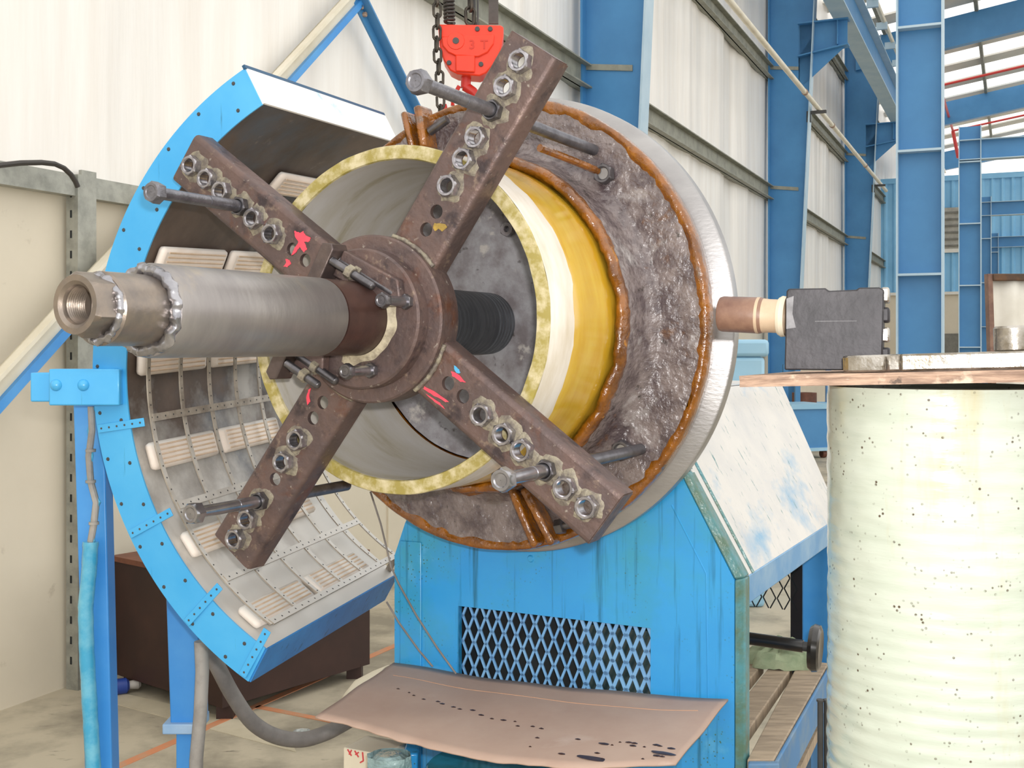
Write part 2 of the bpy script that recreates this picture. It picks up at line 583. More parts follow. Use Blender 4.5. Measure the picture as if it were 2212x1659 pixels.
# wall columns (tapered) with crane brackets
SW = [6.13, 14.2, 22.6, 31.0]


def wall_column(s, lab, br=True):
    o = thing('tapered_steel_column', lab, 'column', MW @ T(s, 0, 0), 'tapered columns along the left wall')

    def wd(z):
        return .34 + .047 * z
    m = MB()
    m.add([(-.006, .09, 0), (-.006, .09 + wd(0), 0), (-.006, .09 + wd(8), 8), (-.006, .09, 8),
           (.006, .09, 0), (.006, .09 + wd(0), 0), (.006, .09 + wd(8), 8), (.006, .09, 8)],
          [(0, 1, 2, 3), (7, 6, 5, 4), (0, 4, 5, 1), (2, 6, 7, 3)])
    part('web', m, m_colblue, o)
    m = MB()
    m.hexa([(-.11, .07, 0), (.11, .07, 0), (.11, .09, 0), (-.11, .09, 0), (-.11, .07, 8), (.11, .07, 8), (.11, .09, 8), (-.11, .09, 8)])
    part('outer_flange', m, m_colblue, o)
    m = MB()
    a, b = .09 + wd(0), .09 + wd(8)
    m.hexa([(-.11, a, 0), (.11, a, 0), (.11, a + .018, 0), (-.11, a + .018, 0), (-.11, b, 8), (.11, b, 8), (.11, b + .018, 8), (-.11, b + .018, 8)])
    part('inner_flange', m, m_flangeblue, o)
    if br:
        m = MB()
        m.add([(-.006, .5, 5.15), (-.006, 1.2, 5.75), (-.006, 1.2, 6.12), (-.006, .5, 6.12),
               (.006, .5, 5.15), (.006, 1.2, 5.75), (.006, 1.2, 6.12), (.006, .5, 6.12)],
              [(0, 1, 2, 3), (7, 6, 5, 4), (0, 4, 5, 1), (1, 5, 6, 2), (2, 6, 7, 3)])
        m.hexa([(-.1, .5, 5.62), (.1, .5, 5.62), (.1, 1.22, 5.73), (-.1, 1.22, 5.73), (-.1, .5, 5.64), (.1, .5, 5.64), (.1, 1.22, 5.75), (-.1, 1.22, 5.75)])
        m.box((-.1, .5, 6.10), (.1, 1.22, 6.12))
        m.box((-.08, 1.06, 5.75), (.08, 1.075, 6.1))
        part('crane_bracket', m, m_colblue, o)
        m = MB()
        m.box((-.03, .62, 4.78), (.03, .9, 4.82))
        m.box((-.03, .62, 4.66), (.03, .68, 4.78))
        part('pipe_hanger', m, m_dark, o)
    for zz in (3.72, 5.5):
        m = MB()
        m.hexa([(-.02, .0, zz), (.0, .0, zz), (.0, .5, zz - .06), (-.02, .5, zz - .06), (-.02, .0, zz + .05), (.0, .0, zz + .05), (.0, .5, zz - .01), (-.02, .5, zz - .01)])
        part('flange_stay', m, m_girt, o)
    return o


wall_column(SW[0], 'nearest tapered blue column on the left wall behind the grey face plate', False)
wall_column(SW[1], 'second tapered blue column on the left wall carrying a crane bracket')
wall_column(SW[2], 'third tapered blue column on the left wall, thin in the distance')

# crane runway girder and rail, handrail pipe
g = thing('crane_runway_girder', 'blue crane runway girder resting on the wall column brackets', 'girder', MW @ T(0, 1.14, 6.12))
mb = MB()
mb.box((8, -.006, .02), (36, .006, .62))
part('web', mb, m_colblue, g)
mb = MB()
mb.box((8, -.13, .0), (36, .13, .02))
part('lower_flange', mb, m_flangeblue, g)
mb = MB()
mb.box((8, -.13, .62), (36, .13, .64))
part('upper_flange', mb, m_flangeblue, g)
mb = MB()
mb.cyl((8, .25, .78), (36, .25, .78), .035, n=10)
part('current_rail', mb, m_rail, g)
for k in range(18):
    mb = MB()
    mb.box((9 + k * 1.4, .12, .64), (9.06 + k * 1.4, .3, .76))
    part('rail_clip', mb, m_flangeblue, g)
h = thing('overhead_service_pipe', 'cream service pipe running beside the wall columns', 'pipe', MW @ T(0, .78, 4.86))
mb = MB()
p0 = MW.inverted() @ at(1608, 0, 11.5)
mb.cyl((8, 0, 0), (24.0, 0, 0), .035, n=12)
part('pipe', mb, m_rail, h)
for s in (13.0, 15.6, 20):
    mb = MB()
    mb.cyl((s, 0, 0), (s + .08, 0, 0), .043, n=12)
    part('coupling', mb, m_wood, h)

# free-standing stiffened columns on the right with cross beams


def h_column(px0, px1, Y, lab, step, top, beam=None):
    p0, p1 = at(px0, 750, Y), at(px1, 750, Y)
    c = (p0 + p1) / 2
    w = (p1 - p0).length / 2
    M = Matrix.Translation((c.x, c.y, 0)) @ Matrix.Rotation(-math.atan(.435), 4, 'Z')
    w *= 1.06
    o = thing('stiffened_steel_column', lab, 'column', M, 'stiffened columns in a row on the right')
    m = MB()
    m.box((-w + .012, -.006, 0), (w - .012, .006, top))
    part('web', m, m_colblue, o)
    for s in (-1, 1):
        m = MB()
        m.box((s * w - .012 if s > 0 else -w, -.09, 0), (w if s > 0 else -w + .012, .09, top))
        part('flange', m, m_flangeblue, o)
    z = 1.35 + (750 - step[0]) / F * Y
    dz = step[1] / F * Y
    z -= dz * int(z / dz)
    while z < top:
        m = MB()
        m.box((-w + .012, -.09, z - .008), (w - .012, .09, z + .008))
        part('stiffener', m, m_flangeblue, o)
        z += dz
    if beam:
        zt, zb = 1.35 + (750 - beam[0]) / F * Y, 1.35 + (750 - beam[1]) / F * Y
        m = MB()
        m.box((-w, -.005, zb), (9, .005, zt))
        part('beam_web', m, m_colblue, o)
        m = MB()
        m.box((-w, -.09, zt - .012), (9, .09, zt))
        m.box((-w, -.09, zb), (9, .09, zb + .012))
        part('beam_flange', m, m_flangeblue, o)
    return o


h_column(1943, 2033, 8.0, 'nearest tall blue stiffened column, widest of the free-standing row', (328, 266), 6.5)
h_column(2074, 2117, 16.0, 'second blue stiffened column of the free-standing row, with a cross beam at its head', (617, 133), 4.4, (303, 347))
h_column(2118, 2140, 23.5, 'third blue stiffened column of the free-standing row behind the second', (611, 95), 4.4, (437, 467))
h_column(2141, 2156, 31.0, 'farthest and thinnest blue stiffened column of the free-standing row', (611, 66), 4.4, (512, 535))

# roof beyond the machine: rafters, sheets with daylight strips between them, purlins, red pipes
roof = thing('roof_frame', 'blue roof rafters with white sheeting and daylight gaps over the far hall', 'roof', MW)
SLOPE = .16


def zr(y):
    return 7.85 + SLOPE * y


for s in (14.2, 22.6, 31.0, 39.2):
    m = MB()
    m.hexa([(s - .1, .3, zr(.3) - .62), (s + .1, .3, zr(.3) - .62), (s + .1, 16, zr(16) - .62), (s - .1, 16, zr(16) - .62),
            (s - .1, .3, zr(.3)), (s + .1, .3, zr(.3)), (s + .1, 16, zr(16)), (s - .1, 16, zr(16))])
    part('rafter', m, m_colblue, roof)
for y in (.9, 2.7, 4.5, 6.3, 8.1, 9.9):
    m = MB()
    m.box((12, y - .035, zr(y) - .02), (42, y + .035, zr(y) + .16))
    part('purlin', m, m_girt, roof)
s = 12.2
while s < 42:
    m = MB()
    m.hexa([(s, -.2, zr(-.2) + .16), (s + .7, -.2, zr(-.2) + .16), (s + .7, 16, zr(16) + .16), (s, 16, zr(16) + .16),
            (s, -.2, zr(-.2) + .2), (s + .7, -.2, zr(-.2) + .2), (s + .7, 16, zr(16) + .2), (s, 16, zr(16) + .2)])
    part('roof_sheet', m, m_roof, roof)
    s += 1.9
rp = thing('red_fire_pipes', 'thin red fire pipes under the roof on the right', 'pipe', MW)
for s in (18.6, 26.8, 33.2):
    m = MB()
    m.cyl((s, 1.75, zr(1.75) - .42), (s, 16, zr(16) - .42), .03, n=8)
    part('branch_pipe', m, m_red, rp)
m = MB()
m.cyl((14, 1.75, zr(1.75) - .42), (33.2, 1.75, zr(1.75) - .42), .035, n=8)
m.cyl((33.2, 1.75, zr(1.75) - .42), (33.2, 1.9, 6.9), .05, n=8)
m.cyl((33.2, 1.9, 6.9), (33.2, 2.6, 6.9), .05, n=8)
part('main_pipe', m, m_red, rp)

# diagonal wall braces
b = thing('diagonal_wall_brace', 'long cream channel brace with blue underside slanting up the left wall', 'brace', MW @ T(0, .1, 0))


def wall_pt(x, y, off):
    n = nI
    r = ray(x, y)
    k = ((W0 + nI * off - CAM).dot(n)) / r.dot(n)
    return MW.inverted() @ (CAM + r * k)


pA, pB = wall_pt(-40, 880, .1), wall_pt(790, -30, .1)
d = (pB - pA).normalized()
pA = pA - d * ((pA.z - .03) / d.z)
n = V((-d.z, 0, d.x))


def bar(m, a, b_, n_, w0, w1, y0, y1):
    a, b_ = V((a.x, 0, a.z)), V((b_.x, 0, b_.z))
    m.hexa([a + n_ * w0 + V((0, y0, 0)), b_ + n_ * w0 + V((0, y0, 0)), b_ + n_ * w0 + V((0, y1, 0)), a + n_ * w0 + V((0, y1, 0)),
            a + n_ * w1 + V((0, y0, 0)), b_ + n_ * w1 + V((0, y0, 0)), b_ + n_ * w1 + V((0, y1, 0)), a + n_ * w1 + V((0, y1, 0))])


m = MB()
bar(m, pA, pB, n, -.02, .06, 0, .01)
bar(m, pA, pB, n, .045, .06, 0, .05)
part('channel', m, m_rail, b)
m = MB()
bar(m, pA, pB, n, -.055, -.02, 0, .03)
part('blue_leg', m, m_postblue, b)
b2 = thing('short_wall_brace', 'blue angle brace slanting down from the head of the cream brace', 'brace', MW @ T(0, .1, 0))
pA, pB = wall_pt(765, 0, .1), wall_pt(930, 330, .1)
d = (pB - pA).normalized()
pB = pB - d * ((pB.z - .03) / d.z)
n = V((-d.z, 0, d.x))
m = MB()
bar(m, pA, pB, n, -.03, .03, .0, .012)
part('flat_leg', m, m_colblue, b2)
m = MB()
bar(m, pA, pB, n, .018, .03, .0, .07)
part('standing_leg', m, m_colblue, b2)
for k in (.05, .10):
    m = MB()
    c = pA + d * k * 1.0
    m.cyl((c.x, .012, c.z), (c.x, .03, c.z), .014, n=6)
    part('bolt', m, m_wood, b2)
m = MB()
cpts = [(-40, 366), (0, 357), (45, 352), (90, 351), (118, 354), (138, 363), (153, 377), (163, 392), (168, 404)]
path = [MW @ wall_pt(x, y, .14) for x, y in cpts]
m.tube(path, .010, 8)
solo('wall_cable', m, m_blackcable, 'black cable arching over the grey wall rail at the left edge', 'cable')

# ================================================================== mandrel: shaft, spider, pipe, flange, plate
R8 = [.186, .222, .272, .324, .366, .418, .462, .51]
sh = thing('mandrel_shaft', 'turned grey steel shaft pointing at the viewer with a welded hex nut on its tip', 'shaft', MM)
m = MB()
m.lathe([(-.600, .0), (-.602, .058), (-.600, .0625), (-.595, .064), (-.225, .064), (-.222, .062), (-.222, 0)], 72)
part('journal', m, m_shaft, sh)
m = MB()
m.lathe([(-.22, .0), (-.22, .0635), (-.10, .0635)], 64)
part('sleeve', m, m_sleeve, sh)
m = MB()
m.lathe([(-.684, .0), (-.686, .045), (-.683, .048), (-.60, .048)], 64)
part('collar', m, m_shaftend, sh)


def weldfn(sd, amp):
    def f(t, r, a):
        e = nz(math.cos(a) * 5 + sd, math.sin(a) * 5, t * 60)
        return t + amp * .6 * nz(math.cos(a) * 9, math.sin(a) * 9 + sd, t * 40), r + amp * e
    return f


def ring(t, r, w, amp, sd):
    m = MB()
    pr = [(t + w * math.cos(q) * 1.0, r + w * math.sin(q)) for q in [i * PI / 4 for i in range(8)]]
    m.lathe(pr, 96, fn=weldfn(sd, amp), closed=True)
    return m


part('weld_bead', ring(-.602, .054, .009, .006, 1), m_bright, sh, smooth=50)
part('weld_bead', ring(-.687, .040, .006, .005, 9), m_bright, sh, smooth=50)
# hex nut on the tip, bored
m = MB()
hn = 48


def hexr(a, R):
    q = (a + rad(30)) % (PI / 3) - PI / 6
    return R * math.cos(PI / 6) / math.cos(q)


vs, fs = [], []
prof = [(-.688, 'h', .0425), (-.716, 'h', .0425), (-.7225, 'c', .0375), (-.7225, 'c', .030), (-.719, 'c', .0255), (-.715, 'c', .0238)]
for i in range(9):
    prof += [(-.714 + i * .0035, 'c', .0238), (-.7122 + i * .0035, 'c', .0226)]
prof += [(-.683, 'c', .0226), (-.683, 'c', 0.001)]
for k in range(hn):
    a = 2 * PI * k / hn
    for t_, kind, r_ in prof:
        rr = hexr(a, r_) if kind == 'h' else r_
        vs.append((rr * math.cos(a), t_, rr * math.sin(a)))
P = len(prof)
for k in range(hn):
    for j in range(P - 1):
        fs.append((k * P + j, k * P + j + 1, ((k + 1) % hn) * P + j + 1, ((k + 1) % hn) * P + j))
m.add(vs, fs, M=T(0, 0, .004) @ rotY(8))
part('tip_nut', m, m_shaftend, sh, smooth=25)
m = MB()
pr = [(-.05, .0638)]
t_ = -.02
while t_ < .30:
    pr += [(t_, .0638), (t_ + .001, .0632), (t_ + .002, .0638)]
    t_ += .016
for i in range(5):
    pr += [(.30 + i * .013, .064), (.301 + i * .013, .058), (.3045 + i * .013, .058), (.3055 + i * .013, .064)]
pr += [(.372, .064)]
m.lathe(pr, 64)
part('rear_journal', m, m_shaftdark, sh, smooth=50)

sp = thing('clamping_spider', 'brown four-armed steel spider with bored arms clamped on the shaft', 'spider', MM)
m = MB()
m.lathe([(-.012, .062), (-.012, .143), (-.016, .1473), (-.070, .1473), (-.0736, .144), (-.0736, .122), (-.101, .1215), (-.105, .118), (-.105, .0635)], 96)
part('hub_flange', m, m_rust, sp)
m = MB()
m.lathe([(-.112, .064), (-.1085, .068), (-.107, .075), (-.1055, .082)], 90, fn=lambda t, r, a: (t, r if r < .066 else .064 + (r - .064) * max(.12, (.75 + .8 * nz(math.cos(a) * 2 + 3, math.sin(a) * 2, 2)))), a0=rad(-115), a1=rad(60))
part('weld_fillet', m, m_smear, sp, smooth=60)

# arm mesh: channel, open at the back, with eight bored holes in its face
HW, Y0, Y1, R0, R1, HR = .052, -.055, -.008, .12, .543, .0122
fil = .010
m = MB()
cells = [R0] + [(R8[i] + R8[i + 1]) / 2 for i in range(7)] + [R1]
for i, rc in enumerate(R8):
    a, b_ = cells[i], cells[i + 1]
    zt = HW - fil
    n4 = 24
    vs, fs = [], []
    for k in range(n4):
        an = 2 * PI * k / n4
        cx_, cz_ = math.cos(an), math.sin(an)
        kx = (b_ - rc if cx_ > 0 else rc - a)
        q = 1 / max(abs(cx_) / kx, abs(cz_) / zt, 1e-9)
        vs += [(rc + HR * cx_, Y0 + .009, HR * cz_), (rc + HR * cx_, Y0, HR * cz_), (rc + q * cx_, Y0, q * cz_)]
    for k in range(n4):
        k2 = (k + 1) % n4
        fs += [(k * 3, k * 3 + 1, k2 * 3 + 1, k2 * 3), (k * 3 + 1, k * 3 + 2, k2 * 3 + 2, k2 * 3 + 1)]
    m.add(vs, fs)
    # corner fillers of the cell
    for sx, xe in ((-1, a), (1, b_)):
        for sz in (-1, 1):
            kx = (b_ - rc) if sx > 0 else (rc - a)
            aa = math.atan2(zt, kx)
            ks = sorted(range(n4), key=lambda k: abs(math.atan2(math.sin(2 * PI * k / n4) * sz, math.cos(2 * PI * k / n4) * sx) - aa))[:2]
            ks = sorted(ks)
            pts = []
            for k in ks:
                an = 2 * PI * k / n4
                cx_, cz_ = math.cos(an), math.sin(an)
                q = 1 / max(abs(cx_) / kx, abs(cz_) / zt, 1e-9)
                pts.append((rc + q * cx_, Y0, q * cz_))
            m.add(pts + [(xe, Y0, sz * zt)], [(0, 1, 2)])
sec = []
for s in (1,):
    for i in range(5):
        an = PI / 2 * i / 4
        sec.append((Y0 + fil - fil * math.cos(an), HW - fil + fil * math.sin(an)))
    sec += [(Y1, HW), (Y1, HW - .008), (Y0 + .009, HW - .008)]
for s in (1, -1):
    vs = [(x, y, s * z) for x in (R0, R1) for y, z in sec]
    k = len(sec)
    m.add(vs, [(i, i + 1, i + 1 + k, i + k) for i in range(k - 1)])
    m.add([(R1, y, s * z) for y, z in sec] + [(R1, Y0 + .009, 0), (R1, Y0, 0)], [tuple(range(k + 2))])
m.box((R0, Y0 + .0088, -HW + .008), (R1, Y0 + .009, HW - .008)) if False else None
arm_me = m.mesh('arm', m_rust, 40)
# end plate and rear web closing the channel partly
m = MB()
m.box((R1 - .006, Y0 + .004, -HW + .003), (R1 + .0015, Y1, HW - .003))
cap_me = m.mesh('end_plate', m_rust)


def nut_mesh(name, R, L, rb, mt, n=36):
    """hex nut along -y from y=0 to y=-L"""
    m = MB()
    pr = [(0, 'h', R), (-L * .86, 'h', R), (-L, 'c', R * .84), (-L, 'c', rb * 1.15), (-L * .88, 'c', rb), (L * .3, 'c', rb)]
    vs, fs = [], []
    for k in range(n):
        a = 2 * PI * k / n
        for t_, kd, r_ in pr:
            rr = hexr(a, r_) if kd == 'h' else r_
            vs.append((rr * math.cos(a), t_, rr * math.sin(a)))
    P = len(pr)
    for k in range(n):
        for j in range(P - 1):
            fs.append((k * P + j, k * P + j + 1, ((k + 1) % n) * P + j + 1, ((k + 1) % n) * P + j))
    m.add(vs, fs)
    return m.mesh(name, mt, 25)


def head_mesh(name, R, L, mt, n=36):
    m = MB()
    vs, fs = [], []
    pr = [(0, 'c', .004), (0, 'h', R), (-L * .8, 'h', R), (-L, 'c', R * .82), (-L, 'c', .6 * R), (-L * .93, 'c', .5 * R), (-L * .93, 'c', 0.0005)]
    for k in range(n):
        a = 2 * PI * k / n
        for t_, kd, r_ in pr:
            rr = hexr(a, r_) if kd == 'h' else r_
            vs.append((rr * math.cos(a), t_, rr * math.sin(a)))
    P = len(pr)
    for k in range(n):
        for j in range(P - 1):
            fs.append((k * P + j, k * P + j + 1, ((k + 1) % n) * P + j + 1, ((k + 1) % n) * P + j))
    m.add(vs, fs)
    return m.mesh(name, mt, 25)


nut_me = nut_mesh('nut', .0205, .018, .0118, m_nut)
lock_me = nut_mesh('lock_nut', .0185, .016, .0118, m_nutdark)


def scale_blob(name, R, th, sd, mt, n=28, el=1.0):
    """irregular ring of weld scale around a bore"""
    m = MB()
    vs = []
    for q_, hh in ((-1, .6), (.3, 1.0), (.75, .7), (1, 0)):
        for k in range(n):
            a = 2 * PI * k / n
            w = 1 + .42 * nz(math.cos(a) * 1.4 + sd, math.sin(a) * 1.4, 3.3) + .16 * nz(math.cos(a) * 4 + sd, math.sin(a) * 4, 7)
            rr = .0135 if q_ < 0 else .0135 + (R * w - .0135) * q_
            vs.append((rr * math.cos(a) * (el if q_ > 0 else 1), -th * hh * (.8 + .4 * nz(k * .7, sd)), rr * math.sin(a)))
    fs = []
    for j in range(3):
        fs += [(j * n + k, (j + 1) * n + k, (j + 1) * n + (k + 1) % n, j * n + (k + 1) % n) for k in range(n)]
    m.add(vs, fs)
    return m.mesh(name, mt, 60)


welds = [scale_blob('weld_patch', .0255, .0018, 3.7 * i, m_weld, el=1.15) for i in range(6)]
ARMS = {55.3: (5, ()), 144.2: (4, ()), 233.2: (5, (4,)), 323.4: (5, ())}
BHEAD = {55.3: (-.285, m_bolt, .37), 144.2: (-.27, m_bolt, .30), 233.2: (-.225, m_bright, .22), 323.4: (-.20, m_bright, .375)}
wi = 0
for ang, (bi, empty) in ARMS.items():
    arm = link('arm', arm_me, sp, rotY(ang))
    link('end_plate', cap_me, arm)
    for i, rc in enumerate(R8):
        if i in empty or i < 2 or i == bi:
            continue
        an = rad(random.uniform(0, 60))
        link('nut', nut_me, arm, T(rc, Y0, 0) @ Matrix.Rotation(an, 4, 'Y'))
        link('weld_patch', welds[wi % 6], arm, T(rc, Y0, 0) @ Matrix.Rotation(random.uniform(0, 6), 4, 'Y'))
        wi += 1
    rc = R8[bi]
    ht, bm_, bk = BHEAD[ang]
    m = MB()
    m.cyl((rc, ht, 0), (rc, ht * .55, 0), .0105, n=24)
    m.cyl((rc, ht * .55, 0), (rc, Y0 + .01, 0), .0112, n=24)
    bo = part('clamp_bolt', MB(), bm_, sp)
    bo.data = m.mesh('clamp_bolt', bm_)
    bo.matrix_basis = rotY(ang)
    hm = head_mesh('bolt_head', .0195, .02, bm_)
    link('bolt_head', hm, bo, T(rc, ht, 0) @ Matrix.Rotation(rad(20), 4, 'Y'))
    link('lock_nut', lock_me, bo, T(rc, Y0, 0) @ Matrix.Rotation(rad(10), 4, 'Y'))
    # threaded tail behind the arm
    m = MB()
    pr = [(Y0 + .02, .0)]
    t_ = Y0 + .02
    while t_ < bk:
        pr += [(t_, .0112), (t_ + .002, .0102)]
        t_ += .004
    pr += [(bk, .0)]
    m.lathe(pr, 16, M=T(rc, 0, 0))
    ta = link('threaded_tail', m.mesh('threaded_tail', m_bolt, 60), bo)
    link('weld_patch', welds[(wi + 2) % 6], arm, T(rc, Y0, 0))


for ang in ARMS:
    m = MB()
    m.tube([((.1495 + .0012 * nz(k * .9, ang)) * math.cos(rad(ang + (k - 12) * 1.6)), -.057 + .001 * nz(k * .7, ang, 3), (.1495 + .0012 * nz(k * .9, ang)) * math.sin(rad(ang + (k - 12) * 1.6))) for k in range(25)],
           lambda q: .0042 + .0012 * nz(q * 40, ang), 8)
    part('arm_weld', m, m_weld, sp, smooth=60)

# pads of paint on the arms
def paint(pts, mt, t=Y0):
    pl = []
    for x, y in pts:
        q_ = on_t(x, y, t)
        pl.append((q_.x, q_.z))
    rg = []
    for i, (x, z) in enumerate(pl):
        x2, z2 = pl[(i + 1) % len(pl)]
        for k in range(4):
            f = k / 4
            rg.append((x + (x2 - x) * f + .0016 * nz(x * 900 + k, z * 900), z + (z2 - z) * f + .0016 * nz(z * 900, x * 900 + k, 5)))
    m = MB()
    m.prism(rg, t - .0008, t + .001)
    return part('paint_mark', m, mt, sp, smooth=0)


paint([(636, 498), (648, 503), (655, 500), (660, 508), (672, 514), (668, 522), (657, 523), (664, 538), (656, 545), (648, 533), (640, 545), (630, 552), (637, 536), (645, 522), (638, 512)], m_pink)
paint([(617, 559), (626, 562), (629, 570), (620, 577), (612, 575), (619, 568)], m_pink)
paint([(667, 842), (672, 838), (668, 852), (670, 868), (664, 875), (662, 858)], m_pink)
paint([(917, 835), (938, 845), (970, 868), (962, 868), (930, 850), (915, 840)], m_pink)
paint([(920, 850), (950, 870), (962, 884), (940, 868)], m_pink)
paint([(975, 802), (990, 808), (1006, 826), (996, 824), (978, 812)], m_pink)
paint([(982, 790), (990, 796), (995, 806), (987, 806), (981, 798)], m_bluep)
paint([(938, 482), (962, 484), (966, 492), (955, 500), (948, 494), (940, 500), (936, 492)], m_yellowp)
paint([(735, 950), (726, 966), (714, 969), (728, 956)], m_pink, t=Y1 - .02) if False else None
# hub clamp: flat clamp bar on the far side of the shaft, studs and cap screws
ua = math.degrees(math.atan2(-.48, .876))
CM = rotY(ua)            # x along the studs, z along the clamp bar
m = MB()
m.prism([(-.100, -.160), (-.086, -.168), (-.074, -.160), (-.074, .092), (-.082, .100), (-.100, .092)], -.150, -.106)
cb = link('clamp_bar', m.mesh('clamp_bar', m_rustedge), sp, CM, .002)
m = MB()
m.prism([(-.072, .045), (-.072, .094), (.05, .10), (.078, .062), (.04, .05)], -.124, -.104)
link('clamp_jaw', m.mesh('clamp_jaw', m_rust), sp, CM, .003)
m = MB()
m.prism([(-.072, -.062), (-.03, -.066), (-.01, -.11), (-.072, -.150)], -.124, -.104)
link('clamp_jaw', m.mesh('clamp_jaw', m_rust), sp, CM, .003)
stn = nut_mesh('stud_nut', .0125, .013, .0066, m_weld)
for (v_, t_, ue) in ((.072, -.142, .022), (.074, -.118, .05), (-.128, -.142, .004), (-.112, -.120, .02)):
    m = MB()
    pr = [(-.072, 0)]
    q = -.072
    while q < ue:
        pr += [(q, .0075), (q + .0012, .0068)]
        q += .0024
    pr += [(ue, .007), (ue + .003, .005), (ue + .003, 0)]
    Mx = T(0, t_, v_) @ Matrix.Rotation(-PI / 2, 4, 'Z')
    m.lathe(pr, 14, M=Mx)
    st = link('clamp_stud', m.mesh('clamp_stud', m_nutdark, 60), sp, CM)
    link('stud_nut', stn, st, T(-.035, t_, v_) @ Matrix.Rotation(PI / 2, 4, 'Z'))
smh = head_mesh('screw_head', .0135, .013, m_nutdark)
sml = nut_mesh('screw_nut', .0135, .011, .0066, m_nutdark)
for x, z in ((.099, .027), (.028, -.089)):
    m = MB()
    m.cyl((x, -.175, z), (x, -.10, z), .0085, n=18)
    cs = part('cap_screw', m, m_bright, sp)
    link('screw_head', smh, cs, T(x, -.172, z))
    link('screw_nut', sml, cs, T(x, -.105, z))
link('hub_screw', smh, sp, T(-.108, -.0736 + .018, .098))

# fibreglass pipe
pp = thing('fibreglass_pipe', 'short yellow and white fibreglass pipe section held on the mandrel', 'pipe', MM)


def wob(a, s, k=1.):
    return nz(math.cos(a) * 2 * s, math.sin(a) * 2 * s, 1.3 * k)


def rimfn(t, r, a):
    return t + .0016 * wob(a, 6), r + .001 * wob(a, 4, 2)


m = MB()
m.lathe([(.362, .289), (.2, .2888), (.06, .2888), (.004, .2888)], 128)
part('inner_wall', m, m_grp_in, pp)
m = MB()
m.lathe([(.004, .2888), (.0, .2905), (-.001, .300), (.0, .3135), (.003, .315)], 160, fn=rimfn)
part('cut_rim', m, m_grp_rim, pp)
m = MB()
m.lathe([(.003, .315), (.03, .3155), (.06, .3165), (.09, .3165), (.115, .3165)], 128, fn=lambda t, r, a: (t + (.012 * wob(a, 1.5) if t > .08 else 0), r + .0006 * wob(a, 5)))
part('white_laminate', m, m_grp_white, pp)
m = MB()
m.lathe([(.088, .3155), (.11, .3175), (.16, .319), (.215, .319), (.225, .3205), (.262, .3205), (.268, .319), (.30, .319)], 128, fn=lambda t, r, a: (t, r + .0006 * wob(a, 3)))
part('resin_wrap', m, m_grp_yellow, pp)

# crusted mandrel flange
mf = thing('mandrel_flange', 'rough mandrel flange crusted with grey scale and amber resin behind the pipe', 'flange', MM)


def crust(amp):
    def f(t, r, a):
        x, z = r * math.cos(a), r * math.sin(a)
        e = nz(x * 22, t * 22, z * 22) + .5 * nz(x * 55, t * 55, z * 55)
        return t - amp * e * .9, r + amp * e * .4
    return f


m = MB()
pr = [(.295, .334), (.31, .341), (.325, .344), (.34, .347), (.352, .350), (.362, .354), (.369, .361), (.374, .370)]
pr += [(.377, .372 + i * .0078) for i in range(12)]
m.lathe(pr, 300, fn=crust(.0026))
part('crusted_face', m, m_crust, mf, smooth=80)
m = MB()
m.lathe([(.300, .318), (.283, .321), (.274, .327), (.272, .334), (.278, .341), (.292, .344), (.302, .342)], 220,
        fn=lambda t, r, a: (t + .014 * nz(math.cos(a) * 9, math.sin(a) * 9, 2) + .006 * nz(math.cos(a) * 30, math.sin(a) * 30, t * 60) - .002, r + .004 * nz(math.cos(a) * 12, math.sin(a) * 12, 5 + t * 30) + .002 * nz(math.cos(a) * 40, math.sin(a) * 40, t * 80)))
part('resin_lip', m, m_resin, mf, smooth=80)
m = MB()
m.lathe([(.378, .452), (.374, .459), (.372, .466), (.375, .472), (.383, .4745), (.40, .474), (.43, .470), (.44, .3)], 260,
        fn=lambda t, r, a: (t + .003 * nz(math.cos(a) * 8, math.sin(a) * 8, 4), r + (.010 * nz(math.cos(a) * 9, math.sin(a) * 9, 1) + .006 * nz(math.cos(a) * 30, math.sin(a) * 30, 1) if r < .462 else .0012 * nz(math.cos(a) * 14, math.sin(a) * 14, 9))))
part('resin_edge', m, m_resin, mf, smooth=80)
m = MB()
m.lathe([(.366, .285), (.364, .2), (.366, .064)], 96, fn=crust(.0015))
part('inner_web', m, m_backplate, mf)
wn = nut_mesh('web_bolt', .016, .012, .006, m_backplate)
for a_, r_ in ((30, .15), (-50, .2), (150, .17), (75, .2), (225, .2), (-15, .22)):
    link('web_bolt', wn, mf, T(r_ * math.cos(rad(a_)), .362, r_ * math.sin(rad(a_))))


def lug(p0, p1, w, t0, t1, mt):
    """plate standing on the flange face from p0 to p1 (x, z)"""
    d = (V((p1[0], 0, p1[1])) - V((p0[0], 0, p0[1]))).normalized()
    n_ = V((-d.z, 0, d.x)) * w
    a, b_ = V((p0[0], 0, p0[1])), V((p1[0], 0, p1[1]))
    m = MB()
    m.hexa([a - n_ + V((0, t1, 0)), b_ - n_ + V((0, t1, 0)), b_ + n_ + V((0, t1, 0)), a + n_ + V((0, t1, 0)),
            a - n_ + V((0, t0, 0)), b_ - n_ + V((0, t0, 0)), b_ + n_ + V((0, t0, 0)), a + n_ + V((0, t0, 0))])
    return part('split_lug', m, mt, mf, bevel=.006)


